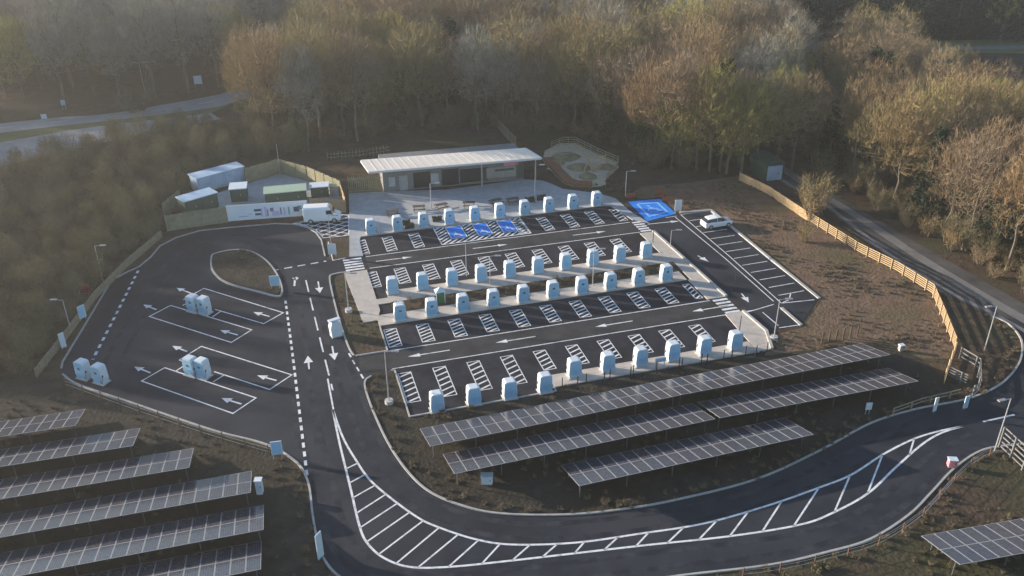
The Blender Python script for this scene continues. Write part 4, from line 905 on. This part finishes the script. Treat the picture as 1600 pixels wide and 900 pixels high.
for i, (d, p, kind, sc, tid) in enumerate(cand):
    key = rr.choice(SPEC[kind])
    if i < quota:
        lab, grp = LAB[tid] if kind == 'bare' or (kind == 'grey' and tid == 'left') else (KLAB[kind][0]+' '+WHERE[tid], KLAB[kind][1]+' '+WHERE[tid])
        plant(key, p, sc, rr.uniform(0, 6.28), NAMES[kind], lab, 'tree', grp)
    else: rest.append((p, key, sc))
rest += off_pts
# scrub: individual bushes where one can tell them apart, thickets as one mass
def bushes(pts, keys, name, label, group, sc=(.8, 1.3)):
    for p in pts: plant(rr.choice(keys), p, rr.uniform(*sc), rr.uniform(0, 6.28), name, label, 'shrub', group)
bushes(W([(1275, 325), (1268, 345), (1262, 330)]), ['rust1'], 'birch_sapling', 'pale bare sapling clump beside the sunlit fence', 'sapling clump by the fence', (1.5, 2.0))
bushes(W([(1256, 378)]), ['rust1'], 'russet_bush', 'russet bush alone on the sunlit earth bank', None, (1.0, 1.0))
lanebank = W([(1262, 278), (1320, 303), (1430, 366), (1545, 432), (1620, 474), (1620, 430), (1560, 395), (1450, 335), (1330, 280)])
bushes(scatter(lanebank, 2.6, 3000, rr, (acc_hi+acc_lo[::-1],))[:70], ['rust0', 'bush2', 'bush0', 'rust1', 'bush2'], 'russet_bush', 'russet and tan bush in the bracken strip beside the lane', 'bushes beside the lane', (.6, 1.05))
def stuff(name, items):
    """one object of many instances of the tree meshes, by geometry nodes"""
    for key in sorted({k for _, k, _ in items}):
        sel = [(p, s) for p, k, s in items if k == key]
        if key not in FIRST: plant(key, sel[0][0], sel[0][1], 0, 'grass_tuft' if 'tuft' in key else 'winter_bush' if 'bush' in key else 'winter_tree', 'small dry grass tuft on the bare soil' if 'tuft' in key else 'bush at the edge of the scrub on the left' if 'bush' in key else 'tree at the far edge of the woods', 'grass' if 'tuft' in key else 'shrub' if 'bush' in key else 'tree', 'single grass tufts' if 'tuft' in key else 'single plants at the edge of the scrub')
    me = bpy.data.meshes.new(name); me.from_pydata([(p[0], p[1], 0) for p, _, _ in items], [], [])
    keys = sorted({k for _, k, _ in items}); o = obj(name, me); o['kind'] = 'stuff'
    A = me.attributes.new('kid', 'INT', 'POINT'); A.data.foreach_set('value', [keys.index(k) for _, k, _ in items])
    B = me.attributes.new('scl', 'FLOAT', 'POINT'); B.data.foreach_set('value', [s for _, _, s in items])
    C = me.attributes.new('rot', 'FLOAT_VECTOR', 'POINT'); C.data.foreach_set('vector', [x for _ in items for x in (0, 0, rr.uniform(0, 6.28))])
    ng = bpy.data.node_groups.new(name, 'GeometryNodeTree'); ng.interface.new_socket('Geometry', in_out='INPUT', socket_type='NodeSocketGeometry'); ng.interface.new_socket('Geometry', in_out='OUTPUT', socket_type='NodeSocketGeometry')
    N = ng.nodes; L = ng.links; gi = N.new('NodeGroupInput'); go = N.new('NodeGroupOutput'); J = N.new('GeometryNodeGeometryToInstance')
    for k in keys[::-1]:
        jj = N.new('GeometryNodeJoinGeometry')
        for src in FIRST[k]:
            oi = N.new('GeometryNodeObjectInfo'); oi.transform_space = 'ORIGINAL'; oi.inputs['Object'].default_value = src; L.new(oi.outputs['Geometry'], jj.inputs[0])
        one = N.new('GeometryNodeGeometryToInstance'); L.new(jj.outputs[0], one.inputs[0]); L.new(one.outputs[0], J.inputs[0])
    def attr(nm, ty): a = N.new('GeometryNodeInputNamedAttribute'); a.data_type = ty; a.inputs['Name'].default_value = nm; return a.outputs['Attribute']
    ip = N.new('GeometryNodeInstanceOnPoints'); L.new(gi.outputs[0], ip.inputs['Points']); L.new(J.outputs[0], ip.inputs['Instance']); ip.inputs['Pick Instance'].default_value = True
    L.new(attr('kid', 'INT'), ip.inputs['Instance Index'])
    L.new(attr('rot', 'FLOAT_VECTOR'), ip.inputs['Rotation']); L.new(attr('scl', 'FLOAT'), ip.inputs['Scale']); L.new(ip.outputs[0], go.inputs[0])
    md = o.modifiers.new('instances', 'NODES'); md.node_group = ng; return o
stuff('distant_woodland', rest)
scrub = W([(-60, 600), (40, 585), (90, 530), (140, 462), (190, 412), (245, 368), (250, 335), (285, 300), (310, 272), (380, 250), (470, 240), (372, 222), (300, 205), (190, 232), (60, 262), (-80, 300)])
stuff('scrub_thicket', [(p, rr.choice(['bush0', 'bush1', 'bush2']), rr.uniform(.6, 1.15)) for p in scatter(scrub, 1.9, 9000, rr)]+[(p, rr.choice(['scrubbush0', 'scrubbush1', 'scrubbush2']), rr.uniform(.2, .38)) for p in scatter(scrub, 3.4, 5000, rr)])
und = scatter(midw, 2.3, 9000, rr)+scatter(rightw, 2.6, 5000, rr, (LANE,)); behind = scatter(W([(480, 243), (560, 232), (640, 212), (840, 212), (960, 238), (1000, 262), (1060, 285), (960, 248), (870, 222), (760, 222), (640, 232), (560, 240)]), 2.0, 2500, rr)
stuff('woodland_undergrowth', [(p, rr.choice(['bush0', 'bush2', 'bush1', 'rust0']), rr.uniform(.6, 1.3)) for p in und])
bushes(W([(222, 172), (208, 176)]), ['bush2'], 'roadside_bush', 'tan roadside bush below the double headed lamp post', 'roadside bushes', (1.1, 1.3))
stuff('bed_planting', [(p, rr.choice(['bush0', 'bush1', 'rust0']), rr.uniform(.14, .3)) for p in scatter(U([(-.4, 20.7), (35.5, 20.7), (35.5, 22.5), (-.4, 22.5)]), .9, 1500, rr)])
fieldl = W([(-80, 590), (60, 592), (98, 596), (125, 612), (330, 682), (432, 712), (472, 745), (484, 800), (498, 870), (530, 920), (480, 1000), (-80, 1000)])
cornr = W([(1560, 715), (1500, 745), (1460, 790), (1420, 822), (1350, 865), (1280, 890), (1200, 905), (1250, 960), (1760, 960), (1760, 720)])
backs = W([(900, 300), (985, 300), (1060, 290), (1150, 280), (1180, 250), (960, 240), (975, 262)])
tp = [(p, rr.uniform(.45, 1.25)) for a, d, n in ((bank, .8, 9000), (field, .95, 9000), (fieldl, 1.1, 6000), (cornr, .9, 5000), (backs, 1.1, 3000), (isl, .9, 900), (U([(-2.95, 12.6), (-2.95, 19), (-4.7, 19), (-5.2, 32), (-6.2, 30), (-7.2, 20), (-6.2, 13)]), .8, 900)) for p in scatter(a, d, n, rr, (lot,))]
from mathutils import noise
tp = [(p, s_*(.6+1.1*q)) for p, s_ in tp for q in (noise.noise((p[0]*.16, p[1]*.16, 3.)),) if q > .02]
tp += [(lerp(p, (p[0]+rr.uniform(-1, 1), p[1]+rr.uniform(-1, 1)), .6), rr.uniform(.6, 1.3)) for p in resample(offset(inner, -.75), 1.3)+resample(offset(outer[30:], -.75), 1.3)]
stuff('rough_grass', [(p, rr.choice(['tuft0', 'tuft1']), s_) for p, s_ in tp])
# ================================================================ LIGHT, SKY, AIR, CAMERA
SUN_EL = math.radians(12.0); sx, sy = -.955, .295; n_ = math.hypot(sx, sy); sx /= n_; sy /= n_
sd = Vector((sx*math.cos(SUN_EL), sy*math.cos(SUN_EL), math.sin(SUN_EL)))
lt = bpy.data.lights.new('sun', 'SUN'); lt.energy = 5.0; lt.angle = math.radians(.6); lt.color = (1, .86, .70); lo_ = bpy.data.objects.new('sun', lt); COL.objects.link(lo_); lo_.rotation_euler = sd.to_track_quat('Z', 'Y').to_euler(); lo_.location = sd*300
wd = bpy.data.worlds.new('World'); SC.world = wd; wd.use_nodes = True; nt = wd.node_tree; bg = nt.nodes['Background']
sky = nt.nodes.new('ShaderNodeTexSky'); sky.sky_type = 'NISHITA'; sky.sun_disc = False; sky.sun_elevation = SUN_EL; sky.sun_rotation = math.atan2(sx, sy); sky.air_density = 1.; sky.dust_density = .6; sky.ozone_density = 2.2
nt.links.new(sky.outputs[0], bg.inputs[0]); bg.inputs[1].default_value = .115
HAZE = .00035
m = MB(); m.box(0, 400, -1, 2000, 1600, 62); hz = m.build('haze', bpy.data.materials.new('haze_air')); hz['kind'] = 'stuff'
hm = hz.data.materials[0]; hm.use_nodes = True; nt = hm.node_tree; nt.nodes.remove(nt.nodes['Principled BSDF']); pv = nt.nodes.new('ShaderNodeVolumePrincipled'); pv.inputs['Color'].default_value = (.88, .87, .84, 1); pv.inputs['Density'].default_value = HAZE; pv.inputs['Anisotropy'].default_value = .4
nt.links.new(pv.outputs[0], nt.nodes['Material Output'].inputs['Volume'])
cam = bpy.data.cameras.new('camera'); co = bpy.data.objects.new('camera', cam); COL.objects.link(co); SC.camera = co
cam.sensor_width = 36; cam.lens = F/1600*36; cam.clip_start = .5; cam.clip_end = 3000
Rt, Up, Fw = Vector((1, 0, 0)), Vector((0, math.sin(PITCH), math.cos(PITCH))), Vector((0, math.cos(PITCH), -math.sin(PITCH)))
c, s = math.cos(ROLL), math.sin(ROLL); X = Rt*c+Up*s; Y = Up*c-Rt*s; Zc = -Fw
mw = Matrix((X, Y, Zc)).transposed().to_4x4(); mw.translation = (0, 0, CAM_H); co.matrix_world = mw
vs = SC.view_settings; vs.view_transform = 'Standard'; vs.look = 'None'; vs.exposure = 1.27; vs.gamma = 1; vs.use_curve_mapping = False
SC.render.engine = 'CYCLES'; SC.cycles.use_denoising = True; SC.cycles.max_bounces = 6; SC.cycles.diffuse_bounces = 3; SC.cycles.volume_bounces = 1; SC.cycles.transparent_max_bounces = 4
SC.render.resolution_x = 1024; SC.render.resolution_y = 576
